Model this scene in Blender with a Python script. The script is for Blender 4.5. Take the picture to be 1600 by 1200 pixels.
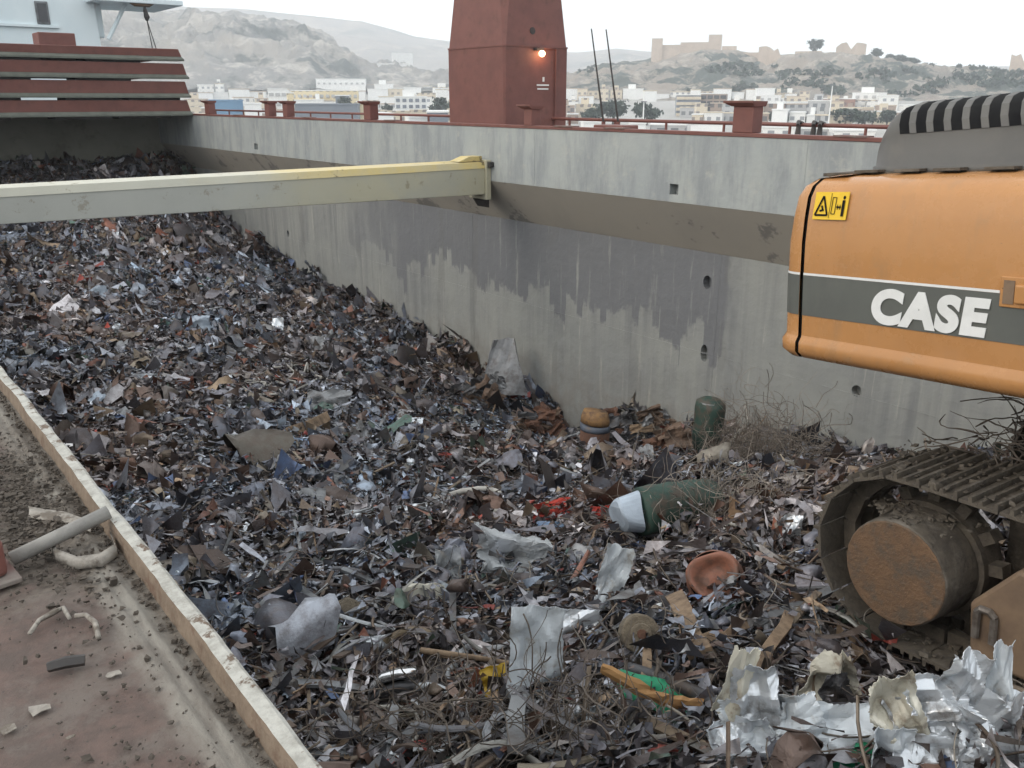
import bpy, bmesh, math, random
import numpy as np
from mathutils import Vector, Matrix
for o in list(bpy.data.objects): bpy.data.objects.remove(o)
SC = bpy.context.scene; COL = SC.collection
random.seed(7); RNG = np.random.default_rng(11)
R = math.radians
# ------------------------------------------------------------------ camera
EYE = 10.0; F = 1340.0; PITCH = math.atan(445/F); YAW = R(38.8)
cam = bpy.data.objects.new('camera', bpy.data.cameras.new('camera')); COL.objects.link(cam)
cam.data.sensor_width = 36; cam.data.lens = 36*F/1600; cam.data.clip_start = .05; cam.data.clip_end = 9000
cam.location = (0, 0, EYE); cam.rotation_euler = (math.pi/2-PITCH, 0, -YAW); SC.camera = cam
# ------------------------------------------------------------------ sky, sun, exposure
SUN_EL, SUN_AZ = R(32), R(-78)            # azimuth from +Y towards +X
w = bpy.data.worlds.new('World'); SC.world = w; w.use_nodes = True
nt = w.node_tree; nt.nodes.clear()
out = nt.nodes.new('ShaderNodeOutputWorld'); bg = nt.nodes.new('ShaderNodeBackground')
sky = nt.nodes.new('ShaderNodeTexSky'); sky.sky_type = 'NISHITA'; sky.sun_disc = False
sky.sun_elevation = SUN_EL; sky.sun_rotation = SUN_AZ; sky.dust_density = 4.0; sky.air_density = 1.0; sky.ozone_density = 1.0
veil = nt.nodes.new('ShaderNodeMix'); veil.data_type = 'RGBA'; veil.inputs[0].default_value = .80
veil.inputs[7].default_value = (8.6, 8.9, 9.0, 1)     # thin even overcast over the clear sky
nt.links.new(sky.outputs[0], veil.inputs[6]); nt.links.new(veil.outputs[2], bg.inputs[0])
bg.inputs[1].default_value = .10; nt.links.new(bg.outputs[0], out.inputs[0])
sl = bpy.data.lights.new('sun', 'SUN'); sl.energy = .5; sl.angle = R(25); sl.color = (1, .93, .84)
so = bpy.data.objects.new('sun', sl); COL.objects.link(so)
sd = Vector((math.sin(SUN_AZ)*math.cos(SUN_EL), math.cos(SUN_AZ)*math.cos(SUN_EL), math.sin(SUN_EL)))
so.rotation_euler = sd.to_track_quat('Z', 'Y').to_euler(); so.location = (0, 0, 60)
cy = SC.cycles; cy.max_bounces = 5; cy.diffuse_bounces = 3; cy.glossy_bounces = 2; cy.transmission_bounces = 3; cy.volume_bounces = 1; cy.use_denoising = True
vs = SC.view_settings; vs.view_transform = 'Standard'; vs.look = 'None'; vs.exposure = 1.06; vs.gamma = 1; vs.use_curve_mapping = False
# ------------------------------------------------------------------ helpers
cP, sP, sA, cA = math.cos(PITCH), math.sin(PITCH), math.sin(YAW), math.cos(YAW)
def ray(px, py):
    x = (px-800)/F; y = (py-600)/F; fw = cP-y*sP; dn = sP+y*cP
    return np.array([fw*sA+x*cA, fw*cA-x*sA, -dn])
def at(px, py, zc): return ray(px, py)*zc+np.array([0, 0, EYE])
def onX(px, py, X): d = ray(px, py); return d*(X/d[0])+np.array([0, 0, EYE])
def onY(px, py, Y): d = ray(px, py); return d*(Y/d[1])+np.array([0, 0, EYE])
def onZ(px, py, Z): d = ray(px, py); return d*((Z-EYE)/d[2])+np.array([0, 0, EYE])
def far(px, py, D): d = ray(px, py); return d*(D/math.hypot(d[0], d[1]))+np.array([0, 0, EYE])
RIGHT = np.array([cA, -sA, 0.]); FWD = np.array([sA, cA, 0.]); UP = np.array([0, 0, 1.])
_tab = np.random.default_rng(5).random((256, 256))
def vnoise(x, y):
    x = np.asarray(x, float); y = np.asarray(y, float); xi = np.floor(x).astype(int); yi = np.floor(y).astype(int)
    fx = x-xi; fy = y-yi; fx = fx*fx*(3-2*fx); fy = fy*fy*(3-2*fy); T = lambda a, b: _tab[a % 256, b % 256]
    return (T(xi, yi)*(1-fx)+T(xi+1, yi)*fx)*(1-fy)+(T(xi, yi+1)*(1-fx)+T(xi+1, yi+1)*fx)*fy
def fbm(x, y, o=4, g=.5):
    s = 0; a = 1; t = 0
    for i in range(o): s = s+a*vnoise(np.asarray(x)*2**i+17*i, np.asarray(y)*2**i+31*i); t += a; a *= g
    return s/t
# ---- materials
MATS = {}
def newmat(name):
    m = bpy.data.materials.new(name); m.use_nodes = True; MATS[name] = m; n = m.node_tree
    return m, n, n.nodes['Principled BSDF']
def N(n, t, **k):
    x = n.nodes.new(t)
    for a, b in k.items(): setattr(x, a, b)
    return x
def L(n, a, b): n.links.new(a, b)
def noise(n, vec, scale, detail=5, rough=.6, sc=None):
    if sc is not None:
        mp = N(n, 'ShaderNodeMapping'); mp.inputs['Scale'].default_value = sc; L(n, vec, mp.inputs[0]); vec = mp.outputs[0]
    t = N(n, 'ShaderNodeTexNoise'); t.inputs['Scale'].default_value = scale; t.inputs['Detail'].default_value = detail
    t.inputs['Roughness'].default_value = rough; L(n, vec, t.inputs['Vector']); return t.outputs['Fac']
def ramp(n, fac, lo, hi, smooth=True):
    t = N(n, 'ShaderNodeMapRange'); t.interpolation_type = 'SMOOTHSTEP' if smooth else 'LINEAR'
    t.inputs[1].default_value = lo; t.inputs[2].default_value = hi; L(n, fac, t.inputs[0]); return t.outputs[0]
def mixc(n, fac, a, b):
    t = N(n, 'ShaderNodeMix'); t.data_type = 'RGBA'
    for v, i in ((fac, 0), (a, 6), (b, 7)):
        if isinstance(v, (tuple, list)): t.inputs[i].default_value = (*v, 1)
        elif isinstance(v, (int, float)): t.inputs[i].default_value = v
        else: L(n, v, t.inputs[i])
    return t.outputs[2]
def mth(n, op, a, b=None):
    t = N(n, 'ShaderNodeMath'); t.operation = op
    for i, v in enumerate((a, b)):
        if v is None: continue
        if isinstance(v, (int, float)): t.inputs[i].default_value = v
        else: L(n, v, t.inputs[i])
    return t.outputs[0]
def bump(n, p, h, s=.3, d=.01):
    b = N(n, 'ShaderNodeBump'); b.inputs['Strength'].default_value = s; b.inputs['Distance'].default_value = d
    L(n, h, b.inputs['Height']); L(n, b.outputs[0], p.inputs['Normal'])
def objc(n): return N(n, 'ShaderNodeTexCoord').outputs['Object']
def mat(name, c1, c2=None, rough=.6, metal=0., scale=6, lo=.35, hi=.7, dirt=None, dscale=2., dlo=.5, dhi=.75, bs=.25, bd=.006, sc=None, spec=.4):
    m, n, p = newmat(name); v = objc(n); c2 = c2 or tuple(x*.75 for x in c1)
    f1 = noise(n, v, scale, 6, .65, sc); col = mixc(n, ramp(n, f1, lo, hi), c1, c2)
    if dirt: col = mixc(n, ramp(n, noise(n, v, dscale, 7, .7), dlo, dhi), col, dirt)
    L(n, col, p.inputs['Base Color']); p.inputs['Roughness'].default_value = rough; p.inputs['Metallic'].default_value = metal
    p.inputs['Specular IOR Level'].default_value = spec
    if bs: bump(n, p, noise(n, v, scale*3, 4, .6), bs, bd)
    return m
def attrmat(name, rough=.5, metal=.25, bs=.4):
    m, n, p = newmat(name); a = N(n, 'ShaderNodeAttribute'); a.attribute_name = 'Col'; v = objc(n)
    f = ramp(n, noise(n, v, 9, 6, .7), .38, .68)
    rust = mixc(n, .55, a.outputs['Color'], (.075, .048, .036))
    L(n, mixc(n, f, a.outputs['Color'], rust), p.inputs['Base Color'])
    p.inputs['Roughness'].default_value = rough; p.inputs['Metallic'].default_value = metal
    bump(n, p, noise(n, v, 40, 3, .6), bs, .01); return m
# ---- meshes
class MB:
    def __init__(s): s.v = []; s.f = []
    def add(s, vs, fs):
        b = len(s.v); s.v += [tuple(map(float, x)) for x in vs]; s.f += [tuple(b+i for i in q) for q in fs]; return s
    def box(s, lo, hi):
        x0, y0, z0 = lo; x1, y1, z1 = hi
        return s.add([(x0,y0,z0),(x1,y0,z0),(x1,y1,z0),(x0,y1,z0),(x0,y0,z1),(x1,y0,z1),(x1,y1,z1),(x0,y1,z1)],
            [(0,3,2,1),(4,5,6,7),(0,1,5,4),(1,2,6,5),(2,3,7,6),(3,0,4,7)])
    def cbox(s, c, size): return s.box([a-b/2 for a, b in zip(c, size)], [a+b/2 for a, b in zip(c, size)])
    def tube(s, pts, rad, n=8, cap=True):
        pts = [Vector(p) for p in pts]; rad = rad if hasattr(rad, '__len__') else [rad]*len(pts); rings = []
        for i, p in enumerate(pts):
            d = (pts[min(i+1, len(pts)-1)]-pts[max(i-1, 0)]).normalized()
            a = d.cross(Vector((0,0,1)) if abs(d.z) < .9 else Vector((1,0,0))).normalized(); b = d.cross(a)
            rings.append([p+(a*math.cos(2*math.pi*k/n)+b*math.sin(2*math.pi*k/n))*rad[i] for k in range(n)])
        vs = [q for r in rings for q in r]; fs = []
        for i in range(len(pts)-1):
            for k in range(n): fs.append((i*n+k, i*n+(k+1) % n, (i+1)*n+(k+1) % n, (i+1)*n+k))
        if cap: fs += [tuple(range(n))[::-1], tuple((len(pts)-1)*n+k for k in range(n))]
        return s.add(vs, fs)
    def grid(s, P):              # P: array nx,ny,3
        nx, ny = P.shape[:2]
        return s.add(P.reshape(-1, 3), [(i*ny+j, (i+1)*ny+j, (i+1)*ny+j+1, i*ny+j+1) for i in range(nx-1) for j in range(ny-1)])
    def mesh(s, name, m, smooth=False):
        me = bpy.data.meshes.new(name); me.from_pydata(s.v, [], s.f); me.validate(); me.update()
        if m: me.materials.append(MATS[m] if isinstance(m, str) else m)
        if smooth: me.polygons.foreach_set('use_smooth', [True]*len(me.polygons))
        return me
    def build(s, name, m, parent=None, smooth=False, bevel=0, solid=0, fixn=True):
        me = s.mesh(name, m, smooth)
        if fixn:
            bm = bmesh.new(); bm.from_mesh(me); bmesh.ops.recalc_face_normals(bm, faces=bm.faces); bm.to_mesh(me); bm.free()
        o = bpy.data.objects.new(name, me); COL.objects.link(o)
        if parent: o.parent = parent
        if solid: q = o.modifiers.new('Solidify', 'SOLIDIFY'); q.thickness = solid
        if bevel: q = o.modifiers.new('Bevel', 'BEVEL'); q.width = bevel; q.segments = 2; q.limit_method = 'ANGLE'
        return o
def tag(o, label=None, cat=None, group=None, kind=None):
    for k, v in (('label', label), ('category', cat), ('group', group), ('kind', kind)):
        if v: o[k] = v
    return o
def empty(name, loc=(0,0,0)):
    o = bpy.data.objects.new(name, None); COL.objects.link(o); o.location = loc; o.empty_display_size = .2; return o
def addcol(me, cols):            # per-vertex colour
    a = me.color_attributes.new('Col', 'FLOAT_COLOR', 'POINT')
    c = np.ones((len(me.vertices), 4), np.float32); c[:, :3] = cols; a.data.foreach_set('color', c.ravel())
# ------------------------------------------------------------------ palette of materials
mat('ship_red', (.178,.072,.058), (.145,.060,.050), rough=.6, scale=2.2, dirt=(.12,.055,.043), dscale=5, bs=.15)
mat('deck_red', (.165,.090,.078), (.13,.075,.066), rough=.85, scale=4, dirt=(.21,.19,.165), dscale=2.2, dlo=.44, dhi=.66, bs=.5)
mat('dirt', (.20,.17,.14), (.12,.095,.075), rough=.95, scale=16, bs=.9, bd=.012, dirt=(.27,.25,.22), dscale=4)
mat('paint_white', (.42,.41,.37), (.27,.26,.23), rough=.75, scale=30, dirt=(.12,.085,.06), dscale=17, dlo=.555, dhi=.62, bs=.9, bd=.004)
mat('brown_face', (.215,.165,.12), (.155,.115,.083), rough=.85, scale=22, dirt=(.13,.08,.055), dscale=16, dlo=.5, dhi=.68, bs=.8, bd=.004)
def beammat(name, cl, cr, stain):
    m, n, p = newmat(name); v = objc(n); sx = N(n, 'ShaderNodeSeparateXYZ'); L(n, v, sx.inputs[0])
    x = mth(n, 'ADD', sx.outputs[0], mth(n, 'MULTIPLY', noise(n, v, 1.2, 4, .6), 3)); c = mixc(n, ramp(n, x, 6.0, 8.8), cl, cr)
    c = mixc(n, mth(n, 'MULTIPLY', ramp(n, noise(n, v, 1.3, 6, .65), .4, .7), .5), c, tuple(q*.86 for q in cl))
    c = mixc(n, mth(n, 'MULTIPLY', ramp(n, noise(n, v, 3.2, 7, .75), .58, .64), stain), c, (.16,.12,.06))
    L(n, c, p.inputs['Base Color']); p.inputs['Roughness'].default_value = .55; bump(n, p, noise(n, v, 6, 4, .6), .15, .01)
beammat('beam_cream', (.40,.40,.36), (.425,.395,.285), .45); beammat('beam_yellow', (.48,.465,.385), (.56,.44,.18), .95)
mat('flange_green', (.135,.142,.118), (.10,.108,.09), rough=.7, scale=3, bs=.15)
mat('super_white', (.70,.77,.78), (.64,.72,.74), rough=.5, scale=.6, bs=0)
mat('glass_dark', (.05,.055,.06), (.08,.08,.085), rough=.2, scale=1, bs=0)
mat('steel_dark', (.035,.033,.032), (.06,.05,.045), rough=.6, scale=8)
mat('steel_grey', (.20,.21,.22), (.12,.12,.12), rough=.5, metal=.3, scale=6)
def expaint():
    m, n, p = newmat('ex_orange'); v = objc(n)
    c = mixc(n, ramp(n, noise(n, v, 2.5, 6, .6), .35, .7), (.43,.212,.080), (.395,.192,.072))
    c = mixc(n, mth(n, 'MULTIPLY', ramp(n, noise(n, v, 1, 7, .7, (7, 7, 1.3)), .5, .72), .45), c, (.30,.175,.09))
    c = mixc(n, mth(n, 'MULTIPLY', ramp(n, noise(n, v, 5, 8, .75), .56, .72), .5), c, (.33,.21,.115))
    c = mixc(n, ramp(n, noise(n, v, 1, 4, .6, (3, 60, 45)), .735, .75), c, (.22,.12,.06))
    c = mixc(n, ramp(n, noise(n, v, 45, 3, .6), .735, .76), c, (.16,.09,.05))
    L(n, c, p.inputs['Base Color']); L(n, ramp(n, noise(n, v, 4, 6, .7), .2, 1.1), p.inputs['Roughness']); p.inputs['Specular IOR Level'].default_value = .4
    bump(n, p, noise(n, v, 2.2, 3, .5), .12, .02)
expaint()
mat('ex_stripe', (.102,.106,.094), (.088,.091,.082), rough=.6, scale=4, dirt=(.13,.125,.11), dscale=3, dlo=.5, dhi=.8, bs=.05)
mat('ex_white', (.70,.70,.68), (.62,.62,.60), rough=.55, scale=5, bs=0)
mat('ex_hood', (.105,.100,.092), (.088,.084,.078), rough=.62, scale=2, dirt=(.125,.115,.10), dscale=3, dlo=.5, dhi=.8, bs=.12, bd=.003)
mat('ex_black', (.010,.010,.011), (.016,.016,.016), rough=.9, scale=6, bs=0, spec=.1)
mat('sticker_yellow', (.72,.46,.02), (.68,.43,.02), rough=.5, scale=5, bs=0)
mat('track_mud', (.105,.088,.068), (.062,.052,.043), rough=.9, scale=14, dirt=(.165,.145,.12), dscale=6, dlo=.48, dhi=.7, bs=.8, bd=.01)
mat('track_bright', (.20,.18,.16), (.10,.08,.065), rough=.5, metal=.4, scale=14, bs=.5)
mat('hub_rust', (.165,.098,.056), (.125,.078,.048), rough=.95, scale=20, dirt=(.10,.076,.056), dscale=8, dlo=.45, dhi=.65, bs=1.0, bd=.01)
mat('frame_tan', (.20,.135,.085), (.14,.095,.065), rough=.75, scale=5, dirt=(.09,.065,.05), dscale=4, bs=.4)
attrmat('scrap', .40, .42); attrmat('scrap_dull', .8, 0.)
m, n, p = newmat('lamp_glow'); p.inputs['Emission Color'].default_value = (1, .62, .35, 1); p.inputs['Emission Strength'].default_value = 6; p.inputs['Base Color'].default_value = (1,.8,.6,1)
# hold wall: grey paint, ragged dark patch above, vertical streaks
def wallmat():
    m, n, p = newmat('hold_grey'); v = objc(n); sx = N(n, 'ShaderNodeSeparateXYZ'); L(n, v, sx.inputs[0]); Y, Z = sx.outputs[1], sx.outputs[2]
    base = mixc(n, ramp(n, noise(n, v, .7, 5, .6), .35, .7), (.285,.29,.27), (.245,.252,.243))
    st = ramp(n, noise(n, v, 1, 6, .65, (1, 4.2, .22)), .36, .7)
    base = mixc(n, mth(n, 'MULTIPLY', mth(n, 'MULTIPLY', st, ramp(n, noise(n, v, .55, 5, .6), .36, .62)), .95), base, (.185,.19,.19))
    li = ramp(n, noise(n, v, 1, 6, .7, (1, 7, .5)), .58, .68)
    base = mixc(n, mth(n, 'MULTIPLY', li, .6), base, (.39,.38,.34))
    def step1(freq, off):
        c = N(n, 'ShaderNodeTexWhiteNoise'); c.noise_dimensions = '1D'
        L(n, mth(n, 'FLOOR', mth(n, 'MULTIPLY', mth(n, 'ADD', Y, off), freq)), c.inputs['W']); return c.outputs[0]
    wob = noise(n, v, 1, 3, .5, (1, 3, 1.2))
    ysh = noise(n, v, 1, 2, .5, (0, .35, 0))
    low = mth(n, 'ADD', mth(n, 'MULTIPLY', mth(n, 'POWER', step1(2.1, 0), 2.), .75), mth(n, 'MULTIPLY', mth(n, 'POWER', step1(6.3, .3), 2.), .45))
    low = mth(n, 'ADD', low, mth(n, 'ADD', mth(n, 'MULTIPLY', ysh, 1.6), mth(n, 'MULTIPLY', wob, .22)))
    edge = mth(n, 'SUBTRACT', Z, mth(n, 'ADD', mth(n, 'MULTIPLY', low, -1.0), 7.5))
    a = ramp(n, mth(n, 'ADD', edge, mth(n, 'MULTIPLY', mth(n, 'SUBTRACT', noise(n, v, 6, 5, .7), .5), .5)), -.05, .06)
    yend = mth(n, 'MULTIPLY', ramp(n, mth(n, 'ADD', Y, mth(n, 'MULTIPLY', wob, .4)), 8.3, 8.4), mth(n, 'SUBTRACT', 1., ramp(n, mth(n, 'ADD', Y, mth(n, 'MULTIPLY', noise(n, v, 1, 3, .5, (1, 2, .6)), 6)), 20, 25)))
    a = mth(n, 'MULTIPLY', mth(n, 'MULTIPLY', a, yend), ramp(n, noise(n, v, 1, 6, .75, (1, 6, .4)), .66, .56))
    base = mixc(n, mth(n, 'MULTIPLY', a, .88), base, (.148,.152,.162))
    # faint wet drips and a rust smear near the foot
    dr = mth(n, 'MULTIPLY', ramp(n, step1(3.1, 4), .80, .82), ramp(n, noise(n, v, 1, 4, .6, (1, 1.5, .5)), .5, .58))
    base = mixc(n, mth(n, 'MULTIPLY', dr, .35), base, (.15,.15,.145))
    fo = mth(n, 'MULTIPLY', ramp(n, Z, 5.6, 4.2), ramp(n, noise(n, v, 2.2, 5, .65), .35, .65))
    base = mixc(n, mth(n, 'MULTIPLY', fo, .5), base, (.20,.165,.135))
    sp = ramp(n, noise(n, v, 14, 3, .6), .72, .76)
    base = mixc(n, mth(n, 'MULTIPLY', sp, .5), base, (.12,.10,.085))
    L(n, base, p.inputs['Base Color']); p.inputs['Roughness'].default_value = .62
    bump(n, p, noise(n, v, 1.1, 5, .62), .5, .09)
def coammat():
    m, n, p = newmat('coaming_grey'); v = objc(n)
    base = mixc(n, ramp(n, noise(n, v, .9, 5, .6), .35, .7), (.36,.375,.355), (.31,.33,.325))
    base = mixc(n, mth(n, 'MULTIPLY', ramp(n, noise(n, v, 1, 7, .7, (1, 2.6, .6)), .4, .64), .85), base, (.235,.25,.255))
    base = mixc(n, mth(n, 'MULTIPLY', ramp(n, noise(n, v, 3, 7, .78), .55, .68), .55), base, (.41,.40,.355))
    base = mixc(n, mth(n, 'MULTIPLY', ramp(n, noise(n, v, 11, 3, .6), .73, .77), .6), base, (.13,.09,.07))
    L(n, base, p.inputs['Base Color']); p.inputs['Roughness'].default_value = .6; bump(n, p, noise(n, v, 1.2, 5, .62), .45, .06)
def soffmat():
    m, n, p = newmat('soffit_grey'); v = objc(n)
    base = mixc(n, ramp(n, noise(n, v, .5, 5, .6), .35, .7), (.40,.365,.31), (.34,.315,.275))
    base = mixc(n, mth(n, 'MULTIPLY', ramp(n, noise(n, v, 1, 5, .7, (1, .9, 1)), .57, .62), .75), base, (.17,.165,.155))
    L(n, base, p.inputs['Base Color']); p.inputs['Roughness'].default_value = .7
wallmat(); coammat(); soffmat()
mat('bulkhead_grey', (.22,.215,.18), (.18,.175,.145), rough=.8, scale=.8, dirt=(.12,.108,.085), dscale=1.5, bs=.2)
# ------------------------------------------------------------------ the far side of the hold
XC, XW = 10.25, 10.9; ZT, ZB, ZK = EYE-.50, EYE-1.49, EYE-2.30; YB = 33.0
def cutholes(o, cutters):
    dg = bpy.context.evaluated_depsgraph_get()
    for c in cutters:
        q = o.modifiers.new('b', 'BOOLEAN'); q.operation = 'DIFFERENCE'; q.object = c; q.solver = 'EXACT'
    bpy.context.view_layer.update(); dg = bpy.context.evaluated_depsgraph_get()
    me = bpy.data.meshes.new_from_object(o.evaluated_get(dg)); o.modifiers.clear(); o.data = me
    for c in cutters: bpy.data.objects.remove(c)
def holecut(px, py, X, w_, h_):
    p = onX(px, py, X); b = MB(); n_ = 14
    ring = lambda x: [(x, p[1]+w_/2*math.cos(2*math.pi*k/n_), p[2]+h_/2*math.sin(2*math.pi*k/n_)) for k in range(n_)]
    b.add(ring(X-.1)+ring(X+.14), [tuple(range(n_))[::-1], tuple(range(n_, 2*n_))]+[(k, (k+1) % n_, n_+(k+1) % n_, n_+k) for k in range(n_)])
    return b.build('cutter', None)
wall = MB().box((XW, -6, 2), (XW+.3, YB+.3, ZK-.002)).build('hold_wall', 'hold_grey'); tag(wall, kind='structure')
cutholes(wall, [holecut(1105, 441, XW, .17, .22), holecut(1100, 552, XW, .15, .30), holecut(1338, 611, XW, .15, .17), holecut(450, 365, XW, .16, .2)])
coam = MB().box((XC, -6, ZB), (XC+.25, YB+.3, ZT)).build('coaming_wall', 'coaming_grey'); tag(coam, kind='structure')
cutholes(coam, [MB().cbox(onX(1053, 296, XC), (.3, .17, .16)).build('cutter', None), MB().cbox(onX(400, 229, XC), (.3, .25, .17)).build('cutter', None)])
so_ = MB(); so_.add([(XC+.002,-6,ZB-.002),(XW+.004,-6,ZK),(XW+.004,YB,ZK),(XC+.002,YB,ZB-.002),(XC+.24,-6,ZB-.004),(XW+.28,-6,ZK),(XW+.28,YB,ZK),(XC+.24,YB,ZB-.004)],
    [(0,1,2,3),(4,7,6,5),(0,4,5,1),(3,2,6,7),(0,3,7,4),(1,5,6,2)])
tag(so_.build('hold_soffit', 'soffit_grey'), kind='structure')
for yy_ in (8.34, 14.9, 21.2, 27.4): MB().box((XW-.004, yy_, 2.05), (XW-.0005, yy_+.014, ZK-.01)).build('weld_bead', 'hold_grey', wall)
MB().box((XW-.0035, -5.9, EYE-3.95), (XW-.0005, YB-.05, EYE-3.936)).build('weld_bead', 'hold_grey', wall)
for yy_ in (6.6, 12.1, 18.3, 24.4): MB().box((XC-.004, yy_, ZB+.01), (XC-.0005, yy_+.014, ZT-.01)).build('weld_bead', 'coaming_grey', coam)
tag(MB().box((-.2, YB, 2), (XW, YB+.3, ZT-.01)).build('hold_bulkhead', 'bulkhead_grey'), kind='structure')
tag(MB().box((-.2, -6.3, 2), (XW+.3, -6.0, ZT)).build('hold_bulkhead', 'bulkhead_grey'), kind='structure')
# coaming top bar with joints
tb = MB().box((XC-.012, -6, ZT+.002), (XC+.16, YB, ZT+.055)).build('coaming_bar', 'ship_red', bevel=.006); tag(tb, kind='structure')
jb = MB().cbox((XC+.07, 0, ZT+.06), (.19, .45, .02)).mesh('clamp_plate', 'deck_red')
for px in (610, 880, 1330, 480, 960, 372):
    q = bpy.data.objects.new('clamp_plate', jb); COL.objects.link(q); q.parent = tb; q.location = (0, onX(px, 200, XC)[1], 0)
tag(MB().box((XC+.26, -30, EYE-1.6), (13.2, 75, EYE-1.5)).build('deck', 'ship_red'), kind='structure')
tag(MB().box((13.0, -30, -.5), (13.2, 75, EYE-1.605)).build('hull_side', 'ship_red'), kind='structure')
# ------------------------------------------------------------------ near coaming and walkway
ZN = EYE-.95; XN = .435
yy = np.concatenate([np.linspace(-3, 6, 330), np.linspace(6.2, 32.9, 90)])
def wob(y, a, s): return a*(fbm(y*3.1+s, y*0+s, 4)-.5)*2
bar = MB(); P = np.zeros((len(yy), 7, 3))
ox = wob(yy, .007, 3); oz = wob(yy, .005, 9)
prof = [(-.037,-.062), (-.032,-.012), (-.030,-.002), (-.007,.0), (.0,-.005), (.002,-.05), (.002,-.4)]
for j, (dx, dz) in enumerate(prof): P[:, j] = np.stack([XN+dx+ox*(.4 if j in (0, 6) else 1)+wob(yy*4, .0025, j+20), yy, ZN+dz+oz*(0 if j in (0, 6) else 1)], 1)
bar.grid(P[:, 2:6]); nb = bar.build('near_coaming', 'paint_white', smooth=False); tag(nb, kind='structure')
MB().grid(P[:, :3]).build('inner_face', 'brown_face', nb)
MB().grid(np.stack([np.stack([np.full_like(yy, XN+.004), yy, np.full_like(yy, ZN-.04)], 1), np.stack([np.full_like(yy, XN-.03), yy, np.full_like(yy, 2.)], 1)], 1)).build('hold_side', 'hold_grey', nb)
ZD = ZN-.054
xs = np.array([-4, -1.2, -.4, -.1, .1, .2, .28, .306, .312, .326, .333, .340, .352, .358, .366, .376, .388, .402]); zs = np.array([0, 0, 0, 0, 0, 0, 0, 0, .004, .0045, .009, .0045, .005, .011, .0055, .002, .001, .004])
yf = np.concatenate([np.linspace(-3, 6, 220), np.linspace(6.2, 33, 40)])
G = np.zeros((len(xs), len(yf), 3)); G[:, :, 0] = xs[:, None]+0*yf; G[:, :, 1] = yf; G[:, :, 2] = ZD+zs[:, None]+.004*(fbm(xs[:, None]*14, yf[None]*6, 4)-.5)
G[6:17, :, 0] += .010*(fbm(yf[None]*3+7, xs[6:17, None]*0, 3)-.5)
def deckmat():
    m, n, p = newmat('walkway'); v = objc(n); sx = N(n, 'ShaderNodeSeparateXYZ'); L(n, v, sx.inputs[0]); X = mth(n, 'ADD', sx.outputs[0], mth(n, 'MULTIPLY', mth(n, 'SUBTRACT', noise(n, v, 9, 6, .65), .5), .10))
    red = mixc(n, ramp(n, noise(n, v, 14, 9, .75), .36, .62), (.122,.082,.068), (.085,.062,.052))
    red = mixc(n, mth(n, 'MULTIPLY', ramp(n, noise(n, v, 5, 8, .72), .46, .62), .85), red, (.135,.112,.096))
    grey = mixc(n, ramp(n, noise(n, v, 10, 7, .7, (3, .5, 1)), .36, .66), (.215,.198,.17), (.135,.118,.10))
    c = mixc(n, ramp(n, X, .285, .335), red, grey)
    dirt = mixc(n, ramp(n, noise(n, v, 60, 5, .7), .4, .65), (.13,.108,.085), (.06,.048,.038))
    yd = mth(n, 'ADD', sx.outputs[1], mth(n, 'MULTIPLY', mth(n, 'SUBTRACT', noise(n, v, 6, 5, .6), .5), 1.2))
    dm = mth(n, 'MAXIMUM', mth(n, 'MULTIPLY', mth(n, 'MULTIPLY', ramp(n, yd, 1.75, 2.0), ramp(n, yd, 3.4, 2.8)), ramp(n, noise(n, v, 9, 6, .7), .36, .52)), mth(n, 'MULTIPLY', ramp(n, X, .366, .388), .8))
    dm = mth(n, 'MAXIMUM', dm, mth(n, 'MULTIPLY', ramp(n, noise(n, v, 11, 7, .75), .60, .70), .7))
    c = mixc(n, mth(n, 'MULTIPLY', dm, .9), c, dirt)
    c = mixc(n, ramp(n, noise(n, v, 11, 6, .75), .685, .70), c, (.36,.33,.29))
    c = mixc(n, ramp(n, noise(n, v, 70, 4, .7), .66, .72), c, (.05,.042,.038))
    L(n, c, p.inputs['Base Color']); p.inputs['Roughness'].default_value = .85; bump(n, p, noise(n, v, 60, 6, .75), .9, .004)
deckmat(); tag(MB().grid(G).build('walkway', 'walkway', smooth=True), kind='structure')
# ------------------------------------------------------------------ cross beam
YBm = 13.43; b0, b1 = EYE-1.13, EYE-1.74
bm_ = empty('cross_beam', (XC, YBm, b1)); tag(bm_, 'long cream and yellow steel beam spanning the hold to the grey coaming', 'beam')
inv = Vector((-XC, -YBm, -b1))
def child(o): o.location = inv; return o
bd = MB(); xl, xr = .5, XC-.12
lf = onY(0, 351, YBm); bl = b1+(lf[2]-b1)*(XC-.12-xl)/(XC-.12-lf[0]); sec = [(0,b1),(0,b0-.12),(.03,b0-.02),(.40,b0+.0),(.46,b0-.03),(.46,b1)]
bd.add([(xl, YBm+a, z if z != b1 else bl) for a, z in sec]+[(xr, YBm+a, z) for a, z in sec], [(k, (k+1) % 6, 6+(k+1) % 6, 6+k) for k in range(6)]+[(0,1,2,3,4,5), (11,10,9,8,7,6)])
child(bd.build('web', 'beam_cream', bm_, bevel=.012))
fl = MB().add([(xl,YBm-.012,b0-.118),(xr,YBm-.012,b0-.118),(xr,YBm+.02,b0-.005),(xl,YBm+.02,b0-.005),(xl,YBm+.43,b0+.014),(xr,YBm+.43,b0+.014),(xl,YBm+.03,b0-.125),(xr,YBm+.03,b0-.125)], [(0,1,2,3),(3,2,5,4),(0,6,7,1)])
child(fl.build('top_flange', 'beam_yellow', bm_))
child(MB().box((xr+.002, YBm-.05, b1-.10), (XC-.004, YBm+.52, b0+.03)).build('end_plate', 'beam_cream', bm_, bevel=.01))
g = MB()
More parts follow.
